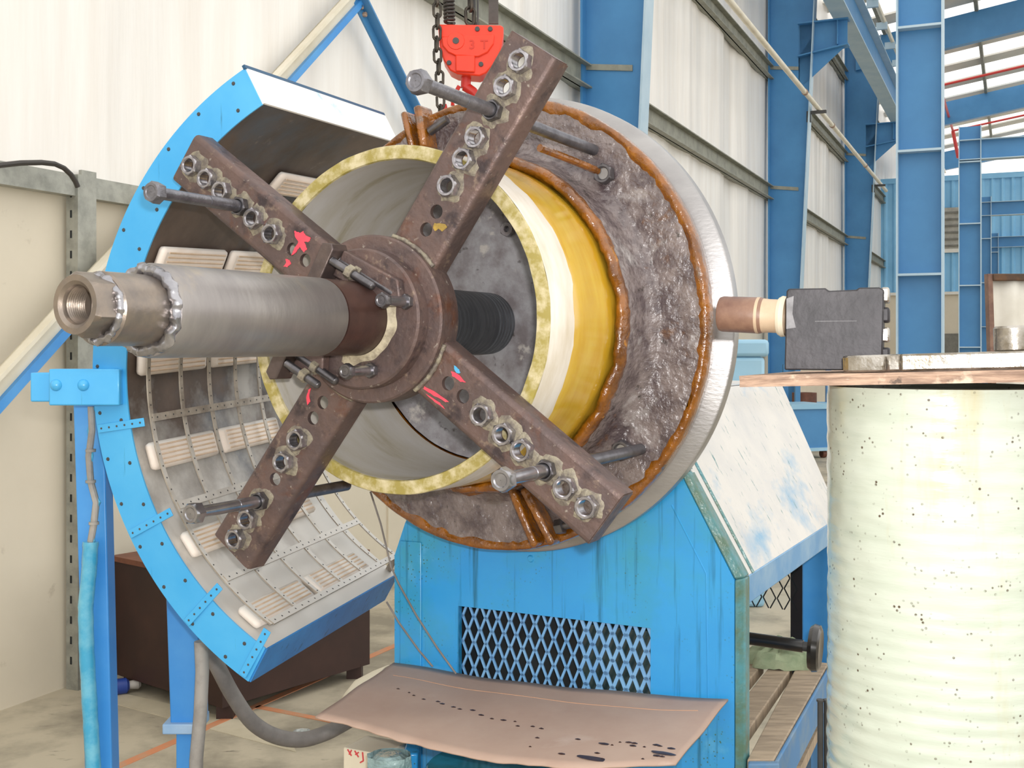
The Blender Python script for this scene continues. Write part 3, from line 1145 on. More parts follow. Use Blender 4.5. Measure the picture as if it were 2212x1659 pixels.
lug((.066, -.335), (.122, -.452), .0085, .335, .38, m_resin)
lug((.095, -.335), (.160, -.445), .0085, .335, .38, m_resin)
lug((-.163, .372), (-.184, .452), .0075, .325, .38, m_resin)
lug((-.134, .370), (-.150, .462), .009, .325, .38, m_resin)
m = MB()
m.cyl((.168, .352, -.410), (.215, .352, -.398), .008, n=12)
lb = part('lug_bolt', m, m_nutdark, mf)
m = MB()
m.cyl((.165, .352, -.411), (.180, .352, -.407), .016, n=6)
part('lug_nut', m, m_nutdark, lb)
m = MB()
m.cyl((-.128, .345, .407), (-.085, .345, .43), .0095, n=12)
part('lug_bolt', m, m_nutdark, mf)
m = MB()
m.tube([(.20, .20, .325), (.215, .26, .318), (.235, .32, .308), (.25, .362, .300)], .0075, 10)
part('resin_run', m, m_resin, mf)
m = MB()
m.tube([(.05 + .0 * i, .36, -.33 - .0 * i) for i in range(2)] + [(-.04, .362, -.352), (-.14, .362, -.33)], .010, 8)
part('resin_run', m, m_resin, mf)
rn = nut_mesh('rear_nut', .021, .02, .012, m_nutdark)
cl = MB()
cl.cyl((0, -.012, 0), (0, .0, 0), .0118, n=18)
cl_me = cl.mesh('rear_stud', m_plate)
for x, z in ((.262, .294), (.300, -.252), (-.25, -.3)):
    rno = link('rear_nut', rn, mf, T(x, .374, z))
    link('rear_stud', cl_me, rno)

# steel face plate
fp = thing('face_plate', 'large round machined grey steel face plate behind the crusted flange', 'face plate', MM)
m = MB()
m.lathe([(.4825, .08), (.4825, .488), (.485, .4925), (.488, .4932), (.512, .4932), (.515, .49), (.515, .08)], 160)
part('disc', m, m_plate, fp)
m = MB()
m.lathe([(.44, .30), (.483, .30)], 64)
part('spigot', m, m_dark, fp)

# ================================================================== headstock cabinet
cab = thing('headstock_cabinet', 'blue dripping headstock cabinet with a mesh window below the face plate', 'machine', MM @ T(0, .53, -1.3993))
CI = T(0, .53, 0)   # build in machine frame
ROOT[cab.name] = MM @ T(0, .53, -1.3993)


def cpart(name, mb, mt, parent=None, bevel=0, smooth=35):
    mb.v = [V((v.x, v.y - .53, v.z + 1.3993)) for v in mb.v]
    return link(name, mb.mesh(name, mt, smooth), parent or cab, None, bevel)


ZB = -1.3993
m = MB()
# front panel in four fields around the mesh window
GX0, GX1, GZ0, GZ1 = -.163, .299, -.90, -.6375
m.prism([(-.335, ZB), (GX0, ZB), (GX0, -.6375), (-.335, -.6375)], .53, .545)
m.prism([(GX1, ZB), (.478, ZB), (.478, -.6375), (GX1, -.6375)], .53, .545)
m.prism([(GX0, ZB), (GX1, ZB), (GX1, GZ0), (GX0, GZ0)], .53, .545)
m.prism([(-.335, -.6375), (.478, -.6375), (.478, -.52), (.362, -.307), (.26, -.1), (-.12, -.1), (-.306, -.459), (-.335, -.537)], .53, .545)
fpan = cpart('front_panel', m, m_cabblue)
m = MB()
edge = [(.478, ZB), (.478, -.52), (.362, -.307), (.26, -.12)]
edge2 = [(.498, ZB), (.498, -.516), (.379, -.307), (.28, -.12)]
for i in range(3):
    a, b_, c, d_ = edge[i], edge[i + 1], edge2[i + 1], edge2[i]
    m.hexa([(a[0], .531, a[1]), (b_[0], .531, b_[1]), (c[0], .54, c[1]), (d_[0], .54, d_[1]),
            (a[0], .575, a[1]), (b_[0], .575, b_[1]), (c[0], .575, c[1]), (d_[0], .575, d_[1])])
cpart('panel_edge', m, m_cabedge, bevel=.004)
m = MB()
m.tube([(.345, .531, -.376), (.419, .531, -.513), (.425, .531, -.9)], .0022, 6)
cpart('panel_crease', m, m_cabblue)
m = MB()
m.box((-.335, .545, ZB), (-.325, .64, -.52))
cpart('side_return', m, m_postblue)
m = MB()
m.box((-.318, .5255, ZB), (-.26, .531, -.5))
cpart('corner_strip', m, m_cabblue, bevel=.002)
for x, z in ((-.265, -.575), (.02, -.515)):
    m = MB()
    m.lathe([(.526, .0), (.526, .006), (.531, .009)], 14, M=T(x, 0, z))
    cpart('panel_screw', m, m_cabblue, fpan)
# expanded metal
gw, gh = .0154, .058
nst = int((GX1 - GX0) / gw) + 1
gr = MB()
gr.box((GX0 - .004, .5455, GZ1 - .004), (GX1 + .004, .5495, GZ1 + .006))
gro = cpart('mesh_frame', gr, m_mesh)
for i in range(nst + 1):
    m = MB()
    pts = []
    k = 0
    z = GZ1 + .004
    while z > GZ0:
        x = GX0 + (i - .5) * gw + (gw / 2 if (k + i) % 2 else -gw / 2) * .80
        pts.append((x, z))
        z -= gh / 2
        k += 1
    wv = .0026 + (.0012 if i > nst * .65 else 0)
    for j in range(len(pts) - 1):
        (x0, z0), (x1, z1) = pts[j], pts[j + 1]
        dd = V((x1 - x0, 0, z1 - z0)).normalized()
        nn = V((-dd.z, 0, dd.x)) * wv
        e = dd * .003
        a, b_ = V((x0, .546, z0)) - e, V((x1, .546, z1)) + e
        if min(a.x, b_.x) < GX0 - .008 or max(a.x, b_.x) > GX1 + .008:
            continue
        y_ = V((0, .004, 0))
        m.hexa([a - nn, b_ - nn, b_ - nn + y_, a - nn + y_, a + nn, b_ + nn, b_ + nn + y_, a + nn + y_])
    if m.v:
        cpart('mesh_strand', m, m_mesh, gro)
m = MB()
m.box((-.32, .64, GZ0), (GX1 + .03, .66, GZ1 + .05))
cpart('dark_inside_sheet', m, m_black)  # black sheet standing in for the shade inside the cabinet
m = MB()
m.box((.12, .58, GZ0), (.28, .635, GZ1 - .02))
cpart('motor_housing', m, mat('greenish_motor', '#27393B', '#3A4A48', 20, rough=.2, coat=.5))
# sloped dusty cover over the drive, running back
sl = (.379 - .496) / (-.307 + .516)


def xs_(z):
    return .496 + (z + .516) * sl


m = MB()
zt, zb = -.15, -.516
ft = .56
m.hexa([(xs_(zb) - .012, ft, zb), (xs_(zb), ft, zb), (xs_(zb), 1.50, zb), (xs_(zb) - .012, 1.50, zb),
        (xs_(zt) - .012, ft, zt), (xs_(zt), ft, zt), (xs_(zt), 1.66, zt), (xs_(zt) - .012, 1.66, zt)])
cpart('sloped_cover', m, m_dust)
m = MB()
m.box((xs_(zt) - .35, ft, zt - .01), (xs_(zt), 1.66, zt))
cpart('cover_top', m, m_dust)
m = MB()
for dz in (0,):
    a, b_ = V((xs_(zb) + .002, .60, zb)), V((xs_(zt) + .002, .60, zt))
    m.tube([a, b_], .0035, 6)
cpart('cover_joint', m, m_cabedge)
m = MB()
m.box((.486, .575, -.575), (.497, 1.50, -.516))
cpart('cover_skirt', m, mat('dusty_blue_skirt', '#6D9CC6', '#8FB0CB', 8, rough=.55), bevel=.003)
m = MB()
m.box((.415, 1.40, ZB), (.5, 1.48, -.56))
cpart('rear_leg', m, m_postblue, bevel=.004)
m = MB()
m.box((.36, 1.5, -1.15), (.42, 1.52, -.45))
cpart('dark_side_panel', m, mat('dark_brown_panel', '#2A2122', '#1F1A1B', 6, rough=.4))
# rear mesh seen under the cover
rm = MB()
rm.box((.10, 1.49, -1.0), (.11, 1.5, -.5))
rmo = cpart('rear_mesh_frame', rm, m_black)
for i in range(14):
    m = MB()
    for j in range(9):
        x0 = .11 + i * .02 + (.010 if j % 2 else -.010) * (1 if i % 2 else -1) * .8
        x1 = .11 + i * .02 + (-.010 if j % 2 else .010) * (1 if i % 2 else -1) * .8
        z0 = -.52 - j * .03
        m.cyl((x0, 1.5, z0), (x1, 1.5, z0 - .03), .002, n=5)
    cpart('rear_mesh_strand', m, m_black, rmo)

# teal tank under the cardboard
m = MB()
m.lathe([(0, 0), (0, .135), (.50, .135), (.505, .13), (.505, 0)], 64, M=T(-.04, 2.34, 0) @ Matrix.Rotation(PI / 2, 4, 'X'))
solo('drip_tank', m, m_pvc, 'round teal oily tank under the cardboard sheet', 'tank')
# board support carrying the cardboard
m = MB()
m.box((-.30, .10, ZB), (-.26, .50, -.83))
m.box((.30, .24, ZB), (.36, .50, -.80))
m.v = [MM @ v for v in m.v]

# cardboard sheet lying over the tank against the cabinet
ZC = -.79
corn = {}
m = MB()
P00 = on_t(742, 1440, .40)
ptsC = [(745, 1438), (860, 1435), (1000, 1455), (1200, 1480), (1400, 1507), (1570, 1512)]


def card_pt(u, v):
    # u left->right, v back->front ; heights sag slightly
    L0, L1 = V((-.328, .515, -.785)), V((-.262, .125, -.79))
    Rr0, Rr1 = V((.468, .522, -.762)), V((.462, .215, -.795))
    a = L0.lerp(Rr0, u)
    b_ = L1.lerp(Rr1, u)
    p = a.lerp(b_, v)
    p.y -= .085 * u * math.sin(u * PI) * v
    p.z += -.012 * math.sin(u * PI) + .004 * nz(u * 5, v * 3) - .03 * v * v * math.sin(u * PI) * .3
    p.y -= .010 * nz(u * 17, 3) * (v > .99) + .006 * nz(u * 60, 8) * (v > .99)
    return p


m.grid(card_pt, 60, 14)
nb = len(m.v)
m2 = MB()
m2.v = [MM @ v for v in m.v]
m2.f, m2.m = m.f[:], m.m[:]
cardM = MM @ T(0, .3, ZC)
cardT = thing('cardboard_sheet', 'flat brown cardboard sheet spotted with dark resin drips below the mesh window', 'cardboard', cardM)
cs_ = part('sheet', m2, m_card, cardT, world=True)
sol = cs_.modifiers.new('thick', 'SOLIDIFY')
sol.thickness = .004
sol.offset = 0
random.seed(3)


def drop(u, v, r, el=1.6):
    p = card_pt(u, v)
    m = MB()
    n = 14
    vs = [p + V((0, 0, .0042))]
    for k in range(n):
        a = 2 * PI * k / n
        w = r * (1 + .3 * nz(math.cos(a) * 2 + u * 50, math.sin(a) * 2))
        vs.append(p + V((w * el * math.cos(a), w * math.sin(a), .0022)))
    m.add([MM @ q for q in vs], [(0, 1 + k, 1 + (k + 1) % n) for k in range(n)])
    part('resin_drop', m, m_oil, cardT, world=True, smooth=80)


for i in range(16):
    drop(.12 + i * .032 + random.uniform(-.01, .01), .42 + i * .012 + random.uniform(-.02, .02), random.uniform(.002, .0045))
for i in range(18):
    drop(random.uniform(.60, .97), random.uniform(.66, .93), random.uniform(.0018, .005))
drop(.80, .90, .011, 3.4)
drop(.955, .86, .009, 2.8)
drop(.79, .72, .006, 2)
m = MB()
m.tube([MM @ (card_pt(u / 20, .22) + V((0, 0, .0018))) for u in range(1, 20)], .0011, 6)
part('fold_line', m, mat('fold_brown', '#C79A7C', rough=.7), cardT, world=True)

# cream box with red handwriting, plastic-wrapped block, paper roll edge
c0 = at(775, 1620, 2.44)
bx = thing('cream_carton', 'cream carton with red handwriting under the left end of the cardboard', 'carton', Matrix.Translation((c0.x, c0.y, 0)) @ Matrix.Rotation(TH, 4, 'Z'))
m = MB()
m.box((-.04, 0, 0), (.062, .09, .50))
part('body', m, m_paper, bx, bevel=.003)
hw = MB()
for (x0, z0, x1, z1) in ((-.04, .53, -.03, .518), (-.03, .53, -.036, .52), (-.022, .53, -.012, .518), (-.012, .528, -.02, .522), (-.002, .53, .0, .512), (.0, .512, -.008, .507),
                         (.026, .53, .034, .524), (.03, .528, .03, .518), (.01, .498, .02, .5)):
    hw.cyl((x0 + .012, -.0008, z0 - .032), (x1 + .012, -.0008, z1 - .032), .0016, n=5)
part('red_handwriting', hw, m_writing, bx)
c1 = at(842, 1652, 2.27)
m = MB()


def wrapf(u, v):
    a = u * 2 * PI
    return V((c1.x + .055 * math.cos(a) * (1 - .25 * v) + .008 * nz(u * 20, v * 9), c1.y + .05 * math.sin(a) * (1 - .25 * v), .0 + (c1.z + .02) * v))


m.grid(wrapf, 40, 30)
m.cyl((c1.x, c1.y, c1.z + .01), (c1.x, c1.y, c1.z + .022), .040, .024, n=24)
solo('wrapped_bundle', m, m_wrap, 'shiny plastic-wrapped blue bundle at the bottom edge beside the carton', 'bundle')
m = MB()
m.box((at(870, 750, 2.42).x, 2.42, 0), (at(903, 750, 2.42).x, 2.50, .50))
solo('blue_block', m, m_cabblue, 'plain blue steel block under the cardboard left of the tank', 'block', bevel=.004)

m = MB()
pc0 = [(745, 1505), (765, 1480), (800, 1462), (830, 1450)]
base = [at(x, y, 3.05) for x, y in pc0]


def curl(u, v):
    i = min(2, int(u * 3))
    f = u * 3 - i
    p = base[i].lerp(base[i + 1], f)
    a = -1.2 + v * 2.2
    return p + V((.02 * math.sin(a), .10 * v, .05 * math.cos(a) - .05))


m.grid(curl, 12, 10)
pw = solo('paper_curl', m, m_paper, 'curled cream paper sheet behind the left corner of the cardboard', 'paper')
sm = pw.modifiers.new('thick', 'SOLIDIFY')
sm.thickness = .003
# ================================================================== heater hood on the left
dS = V((.33, 1, .05)).normalized()
xS = V((dS.y, -dS.x, 0)).normalized()
zS = xS.cross(dS)
SC = V((-.2185, 2.224, 1.2783))
MS = Matrix(((xS.x, dS.x, zS.x, SC.x), (xS.y, dS.y, zS.y, SC.y), (xS.z, dS.z, zS.z, SC.z), (0, 0, 0, 1)))
hood = thing('heater_hood', 'curved blue heater hood with ceramic heaters behind a wire guard left of the pipe', 'hood', Matrix.Translation((-.95, 2.5, 0)))


def hpart(name, mb, mt, parent=None, bevel=0, smooth=35):
    mb.v = [MS @ v for v in mb.v]
    inv = ROOT[hood.name].inverted()
    mb.v = [inv @ v for v in mb.v]
    return link(name, mb.mesh(name, mt, smooth), parent or hood, None, bevel)


AE0, AE1 = rad(117), rad(240.5)
RI, RO, DP = .621, .702, .66
m = MB()
m.lathe([(0, RI - .002), (0, RO), (.004, RO), (.004, RI - .002)], 96, a0=AE0, a1=AE1, closed=True)
band = hpart('front_band', m, m_shieldblue)
m = MB()
m.lathe([(.004, RO), (DP, RO), (DP, RO - .004), (.004, RO - .004)], 96, a0=AE0, a1=AE1, closed=True)
hpart('outer_shell', m, m_shieldblue)
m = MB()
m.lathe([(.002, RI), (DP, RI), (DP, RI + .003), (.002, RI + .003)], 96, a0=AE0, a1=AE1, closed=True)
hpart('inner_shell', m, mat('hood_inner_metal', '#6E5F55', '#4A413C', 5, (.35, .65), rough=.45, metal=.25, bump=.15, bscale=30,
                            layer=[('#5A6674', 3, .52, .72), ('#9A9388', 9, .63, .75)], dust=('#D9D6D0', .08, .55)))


def endplate(name, a, mt, off):
    ca, sa = math.cos(a), math.sin(a)
    tx, tz = -sa * off, ca * off
    m = MB()
    pts = []
    for o_ in (0, 1):
        for r, t_ in ((RI, .003), (RO, .003), (RO, DP), (RI, DP)):
            pts.append((r * ca + tx * o_, t_, r * sa + tz * o_))
    m.hexa(pts)
    return hpart(name, m, mt)


endplate('upper_end_plate', AE0, m_dustglareblue, -.004)
ep = endplate('lower_end_plate', AE1, mat('end_plate_blue', '#2F83C8', '#256FB0', 6, rough=.45, streak=('#1A5480', (60, 60, 8), .6, .7)), .004)
m = MB()
m.lathe([(-.003, RO - .002), (-.003, RO + .006), (DP, RO + .006), (DP, RO - .002)], 2, a0=AE0 - .006, a1=AE0 + .003, closed=True)
hpart('upper_edge_strip', m, mat('dark_edge', '#1F4E70', rough=.5))
# screws in the front band
sw = MB()
sw.lathe([(-.002, 0), (-.002, .003), (0, .0042)], 10)
sw_me = sw.mesh('band_screw', m_dark)
Binv = ROOT[hood.name].inverted() @ MS
for i in range(15):
    a = rad(120 + i * 8.2)
    for r in (RO - .012, RI + .018):
        aa = a + (.03 if r < .66 else 0)
        link('band_screw', sw_me, band, Binv @ T(r * math.cos(aa), 0, r * math.sin(aa)))
# guard: hoops and perforated straps
RG = .573
hoops = [.015, .13, .24, .35, .455, .55, .642]
for t_ in hoops:
    m = MB()
    m.lathe([(t_ - .006, RG), (t_ + .006, RG), (t_ + .006, RG + .003), (t_ - .006, RG + .003)], 48, a0=rad(171), a1=rad(239), closed=True)
    hp = hpart('guard_hoop', m, m_guard)
    m = MB()
    for k in range(26):
        a = rad(172 + k * 2.6)
        m.cyl((RG * math.cos(a) * .9988, t_, RG * math.sin(a) * .9988), (RG * math.cos(a), t_, RG * math.sin(a)), .0018, n=6)
    hpart('rivet_row', m, m_dark, hp)['kind'] = 'stuff'
SA = [187.7, 206.9, 225.2, 238.6]


def strap(a, t0, t1, r0, r1, mt, w=.008):
    """flat bar at angle a, from (t0, r0) to (t1, r1)"""
    ca, sa = math.cos(rad(a)), math.sin(rad(a))
    ta = V((-sa, 0, ca)) * w
    p, q = V((r0 * ca, t0, r0 * sa)), V((r1 * ca, t1, r1 * sa))
    d = (q - p).normalized()
    nn = ta.cross(d).normalized() * .0015
    m = MB()
    m.hexa([p - ta - nn, p + ta - nn, p + ta + nn, p - ta + nn, q - ta - nn, q + ta - nn, q + ta + nn, q - ta + nn])
    return m, p, q, nn


for a in SA:
    m, p, q, nn = strap(a, hoops[0], hoops[-1], RG - .001, RG - .001, m_guard)
    st = hpart('guard_strap', m, m_guard)
    m = MB()
    if nn.dot(V((math.cos(rad(a)), 0, math.sin(rad(a))))) > 0:
        nn = -nn
    for k in range(22):
        c = p.lerp(q, (k + .5) / 22)
        m.cyl(c + nn, c + nn * 1.25, .0022, n=6)
    hpart('hole_row', m, m_dark, st)['kind'] = 'stuff'
    m, p, q, nn = strap(a + .6, -.004, .0, RO - .005, RG + .01, m_shieldblue, .009)
    br = hpart('guard_bracket', m, m_shieldblue, bevel=.001)
    m = MB()
    for k in range(6):
        c = p.lerp(q, (k + .5) / 6)
        m.cyl(c - V((0, .0016, 0)), c - V((0, .002, 0)), .0024, n=8)
    hpart('bracket_hole', m, m_dark, br)['kind'] = 'stuff'
m, p, q, nn = strap(238.6, hoops[-1], hoops[-1] + .002, RG, RO - .02, m_guard, .008)
hpart('rear_bracket', m, m_guard)
# ceramic heaters, two in each row
for a in (134.8, 155.4, 176.3, 195.4, 214.6, 233.6):
    for t0 in (.028, .298):
        if a < 170 and t0 < .1 and a < 140:
            continue
        L = .245 if t0 < .1 else .262
        ca, sa = math.cos(rad(a)), math.sin(rad(a))
        e = V((-sa, 0, ca))
        rr = V((ca, 0, sa))
        R_ = .604

        def hp_(u, t_, k):
            return rr * (R_ - k) + e * u + V((0, t_, 0))
        m = MB()
        w = .030
        m.hexa([hp_(-w, t0, -.014), hp_(w, t0, -.014), hp_(w, t0 + L, -.014), hp_(-w, t0 + L, -.014),
                hp_(-w, t0, .006), hp_(w, t0, .006), hp_(w, t0 + L, .006), hp_(-w, t0 + L, .006)])
        ho = hpart('ceramic_heater', m, m_ceramic, bevel=.009)
        for k in range(5):
            u = -.02 + k * .01
            m = MB()
            m.cyl(hp_(u, t0 + .018, .0055), hp_(u, t0 + L - .014, .0055), .0022, n=6)
            hpart('heater_coil', m, m_element, ho)
# bracket and legs of the hood
inv = ROOT[hood.name].inverted()


def wpart(name, mb, mt, parent=None, bevel=0, smooth=35):
    mb.v = [inv @ v for v in mb.v]
    return link(name, mb.mesh(name, mt, smooth), parent or hood, None, bevel)


def slab(px, Y, Y2, dy=.0, corners=None):
    """box whose front face is seen as pixel rect px=(x0, y0, x1, y1) at distance Y, going back to Y2"""
    x0, y0, x1, y1 = px
    f = [at(x0, y1, Y), at(x1, y1, Y), at(x1, y0, Y), at(x0, y0, Y)]
    m = MB()
    m.hexa(f + [V((p.x, Y2, p.z)) for p in f])
    return m


m = slab((105, 797, 258, 876), 2.40, 2.44)
brk = wpart('mounting_bracket', m, m_shieldblue, bevel=.003)
m = slab((65, 805, 112, 868), 2.43, 2.47)
wpart('bracket_tail', m, m_shieldblue, bevel=.003)
for x in (121, 180):
    m = MB()
    c = at(x, 832, 2.40)
    m.lathe([(-.009, 0), (-.008, .006), (-.004, .0105), (0, .0125), (.001, .0125)], 20, M=Matrix.Translation(c))
    wpart('bracket_bolt', m, m_shieldblue, brk)
Yp = 2.56
pl, pr_ = at(156, 870, Yp), at(222, 870, Yp)
m = MB()
m.hexa([(pl.x + .04, Yp, 0), (pr_.x + .03, Yp, 0), (pr_.x + .03, Yp + .05, 0), (pl.x + .04, Yp + .05, 0),
        (pl.x, Yp, pl.z + .06), (pr_.x, Yp, pl.z + .06), (pr_.x, Yp + .05, pl.z + .06), (pl.x, Yp + .05, pl.z + .06)])
wpart('leg', m, m_postblue, bevel=.003)
Yq = 2.72
a0, a1 = at(357, 1300, Yq), at(428, 1300, Yq)
b0, b1 = at(368, 1566, Yq), at(420, 1566, Yq)
m = MB()
m.hexa([(b0.x, Yq, b0.z), (b1.x + .012, Yq, b0.z), (b1.x + .012, Yq + .08, b0.z), (b0.x, Yq + .08, b0.z),
        (a0.x, Yq, a0.z + .06), (a1.x, Yq, a0.z + .06), (a1.x, Yq + .08, a0.z + .06), (a0.x, Yq + .08, a0.z + .06)])
lg = wpart('leg', m, m_postblue, bevel=.003)
m = MB()
m.box((b0.x - .015, Yq - .015, b0.z - .018), (b1.x + .012, Yq + .09, b0.z + .006))
wpart('leg_collar', m, mat('dusty_collar', '#A9C3DC', '#8FB2D4', 8, rough=.6), lg, bevel=.003)
m = MB()
m.box((b0.x + .012, Yq + .004, 0), (b1.x + .004, Yq + .06, b0.z - .01))
wpart('inner_leg', m, m_postblue, lg, bevel=.003)
# taped cable bundle on the leg
cb_ = thing('taped_cable_bundle', 'cable bundle bound with blue tape hanging down the hood leg', 'cable', Matrix.Translation((at(200, 1659, 2.5).x, 2.5, 0)))
Yc = 2.525
pth = [(197, 878), (199, 930), (192, 985), (196, 1040), (208, 1085), (203, 1130), (196, 1170), (193, 1230), (185, 1310), (187, 1400), (192, 1490), (197, 1580), (203, 1680)]
m = MB()
m.tube([at(x, y, Yc) for x, y in pth[:7]], .0075, 10)
part('bare_cable', m, m_cable, cb_, world=True)
m = MB()
m.tube([at(x + 7 * (-1) ** i, y, Yc) for i, (x, y) in enumerate(pth[:7])], .0035, 8)
part('thin_wire', m, m_tape, cb_, world=True)
m = MB()
seg = [at(x, y, Yc) for x, y in pth[6:]]
fine = []
for i in range(len(seg) - 1):
    for k in range(8):
        fine.append(seg[i].lerp(seg[i + 1], k / 8))
m.tube(fine + [V((seg[-1].x, seg[-1].y, 0.01))], lambda q: .0165 + .0015 * nz(q * 30), 14)
part('taped_length', m, m_tape, cb_, world=True)
for y in (973, 1040, 1130):
    m = MB()
    c = at(196 if y < 1100 else 203, y, Yc)
    m.lathe([(-.003, .011), (.003, .011), (.003, .009), (-.003, .009)], 14, closed=True, M=Matrix.Translation(c) @ Matrix.Rotation(PI / 2, 4, 'X'))
    part('cable_tie', m, m_cable, cb_, world=True)
m = MB()
m.tube([at(434, 1385, 2.66), at(437, 1450, 2.66), at(433, 1540, 2.66), at(424, 1640, 2.66), V((at(420, 1700, 2.66).x, 2.66, .01))], .0155, 14)
solo('grey_conduit', m, m_cable, 'pale grey conduit hanging beside the second hood leg', 'conduit')
m = MB()
hp = [(440, 1380), (470, 1440), (505, 1505), (545, 1560), (595, 1590), (650, 1598), (700, 1585), (745, 1562), (800, 1530)]
pts = [at(x, y, 2.95 + .02 * i) for i, (x, y) in enumerate(hp)]
fine = []
for i in range(len(pts) - 1):
    p0_, p1_, p2_, p3_ = pts[max(0, i - 1)], pts[i], pts[i + 1], pts[min(len(pts) - 1, i + 2)]
    for k in range(6):
        t_ = k / 6
        fine.append(.5 * ((2 * p1_) + (p2_ - p0_) * t_ + (2 * p0_ - 5 * p1_ + 4 * p2_ - p3_) * t_ ** 2 + (3 * p1_ - p0_ - 3 * p2_ + p3_) * t_ ** 3))
fine.append(pts[-1])
m.tube(fine, .02, 14)
solo('sagging_hose', m, m_hose, 'thick grey hose sagging from the hood to behind the cardboard', 'hose')
for i, pl_ in enumerate(([(800, 1062), (822, 1130), (845, 1225), (862, 1262), (900, 1330), (945, 1400), (985, 1455)], [(835, 1300), (862, 1345), (905, 1405), (935, 1440)])):
    m = MB()
    m.tube([at(x, y, 2.66 - .012 * k) for k, (x, y) in enumerate(pl_)], .0022, 8)
    solo('thin_lead', m, m_hose, ('long thin grey lead crossing the left of the cabinet front', 'short thin grey lead crossing the lower left cabinet corner')[i], 'wire', 'thin leads on the cabinet front')

# dark wooden crate behind the hood, plug and cap on the floor
p0, pn = V((-1.600, 4.62, 0)), V((-1.043, 4.167, 0))
dv = V((.453, .572, 0)).normalized() * .74
cr = thing('dark_crate', 'dark brown wooden cabinet on the floor behind the hood', 'crate', Matrix.Translation((pn.x, pn.y, 0)))
p1 = pn
hh = .52
m = MB()
m.hexa([p0 + V((0, 0, .05)), p1 + V((0, 0, .05)), p1 + dv + V((0, 0, .05)), p0 + dv + V((0, 0, .05)), p0 + V((0, 0, hh - .02)), p1 + V((0, 0, hh - .02)), p1 + dv + V((0, 0, hh - .02)), p0 + dv + V((0, 0, hh - .02))])
part('body', m, m_crate, cr, world=True)
m = MB()
m.hexa([p0 + V((0, -.01, hh - .02)), p1 + V((0, -.01, hh - .02)), p1 + dv + V((0, 0, hh - .02)), p0 + dv + V((0, 0, hh - .02)), p0 + V((0, -.01, hh)), p1 + V((0, -.01, hh)), p1 + dv + V((0, 0, hh)), p0 + dv + V((0, 0, hh))])
part('top_board', m, m_crateedge, cr, world=True)
for p in (p0 + V((.05, .0, 0)), p1 + V((-.03, .03, 0)), p1 + dv + V((-.09, -.04, 0))):
    m = MB()
    m.box((p.x, p.y, 0), (p.x + .06, p.y + .06, .06))
    part('foot', m, m_crate, cr, world=True)
pg = on_floor(255, 1500)
pt = thing('blue_plug', 'blue industrial plug lying on the floor by the dark crate', 'plug', Matrix.Translation(pg))
m = MB()
m.lathe([(-.035, 0), (-.035, .022), (-.033, .03), (.03, .03), (.04, .02), (.04, 0)], 24, M=T(0, 0, .03) @ Matrix.Rotation(rad(-60), 4, 'Z'))
part('body', m, m_navy, pt)
m = MB()
m.lathe([(.03, .014), (.075, .02), (.085, .012), (.085, 0)], 16, M=T(0, 0, .03) @ Matrix.Rotation(rad(-60), 4, 'Z'))
part('gland', m, m_cable, pt)
cp = on_floor(652, 1585)
m = MB()
m.lathe([(0, 0), (0, .028), (.01, .03), (.012, .02), (.006, .017), (.006, .006), (.014, .004), (.014, 0)], 28, M=Matrix.Translation(cp) @ Matrix.Rotation(PI / 2, 4, 'X'))
solo('plastic_cap', m, m_plastic, 'small clear round plastic cap on the floor above the hose', 'cap')

# ================================================================== right side: drum, board and tools
Yd = 1.76
dc = at(2034, 750, Yd)
RD = .168
dr = thing('ribbed_fibreglass_pipe', 'upright pale green ribbed fibreglass pipe standing at the right edge', 'pipe', Matrix.Translation((dc.x, dc.y, 0)))
m = MB()
NZ = 330


def drum(u, v):
    a = u * 2 * PI
    z = v * 1.291
    rib = .0009 * math.sin(z * 2 * PI / .0215 + .9 * math.sin(a * 2 + z * 3) + 1.2 * nz(z * 9, math.cos(a))) * (.25 + .75 * max(0, min(1, (1.1 - z) / .5)))
    rib += .0011 * nz(math.cos(a) * 1.2, math.sin(a) * 1.2, z * 34) + .0012 * nz(math.cos(a) * 5, math.sin(a) * 5, z * 50)
    r = RD + rib
    return V((r * math.cos(a), r * math.sin(a), z))


m.grid(drum, 160, NZ)
part('wound_wall', m, m_drum, dr, smooth=60)
m = MB()
m.lathe([(1.291, RD), (1.292, RD - .012), (.0, RD - .012), (.0, RD)], 64, M=Matrix.Rotation(PI / 2, 4, 'X') @ Matrix.Rotation(PI, 4, 'Z') @ Matrix.Rotation(PI, 4, 'Z'))
part('inner_wall', m, m_drum, dr)
# plywood board on top
bl, brr = at(1597, 812, 1.70), at(2330, 796, 1.50)
bd = (brr - bl)
ux = bd.normalized()
uy = V((-ux.y, ux.x, 0)).normalized()
uz = ux.cross(uy)
MBd = Matrix(((ux.x, uy.x, uz.x, bl.x), (ux.y, uy.y, uz.y, bl.y), (ux.z, uy.z, uz.z, bl.z), (0, 0, 0, 1)))
bo = thing('plywood_board', 'splintered plywood board lying on top of the upright pipe', 'board', MBd)
for k, (y0_, y1_, off) in enumerate(((-.0165, -.011, .0), (-.011, -.0055, .001), (-.0055, .0, -.001))):
    m = MB()
    vs = []
    n_ = 60
    L = bd.length
    pts = [(L * i / n_, .0 + .0015 * nz(i * .9, k * 7) + off) for i in range(n_ + 1)]
    poly = pts + [(L, .36), (.0, .36)]
    nn = len(poly)
    m.add([(x, y, y0_) for x, y in poly] + [(x, y, y1_) for x, y in poly],
          [tuple(range(nn)), tuple(range(nn, 2 * nn))] + [(i, (i + 1) % nn, (i + 1) % nn + nn, i + nn) for i in range(nn)])
    part('ply', m, m_wood, bo)
m = MB()
m.box((dc.x - RD, dc.y - RD, 1.28), (dc.x + RD, dc.y + RD, 1.281))

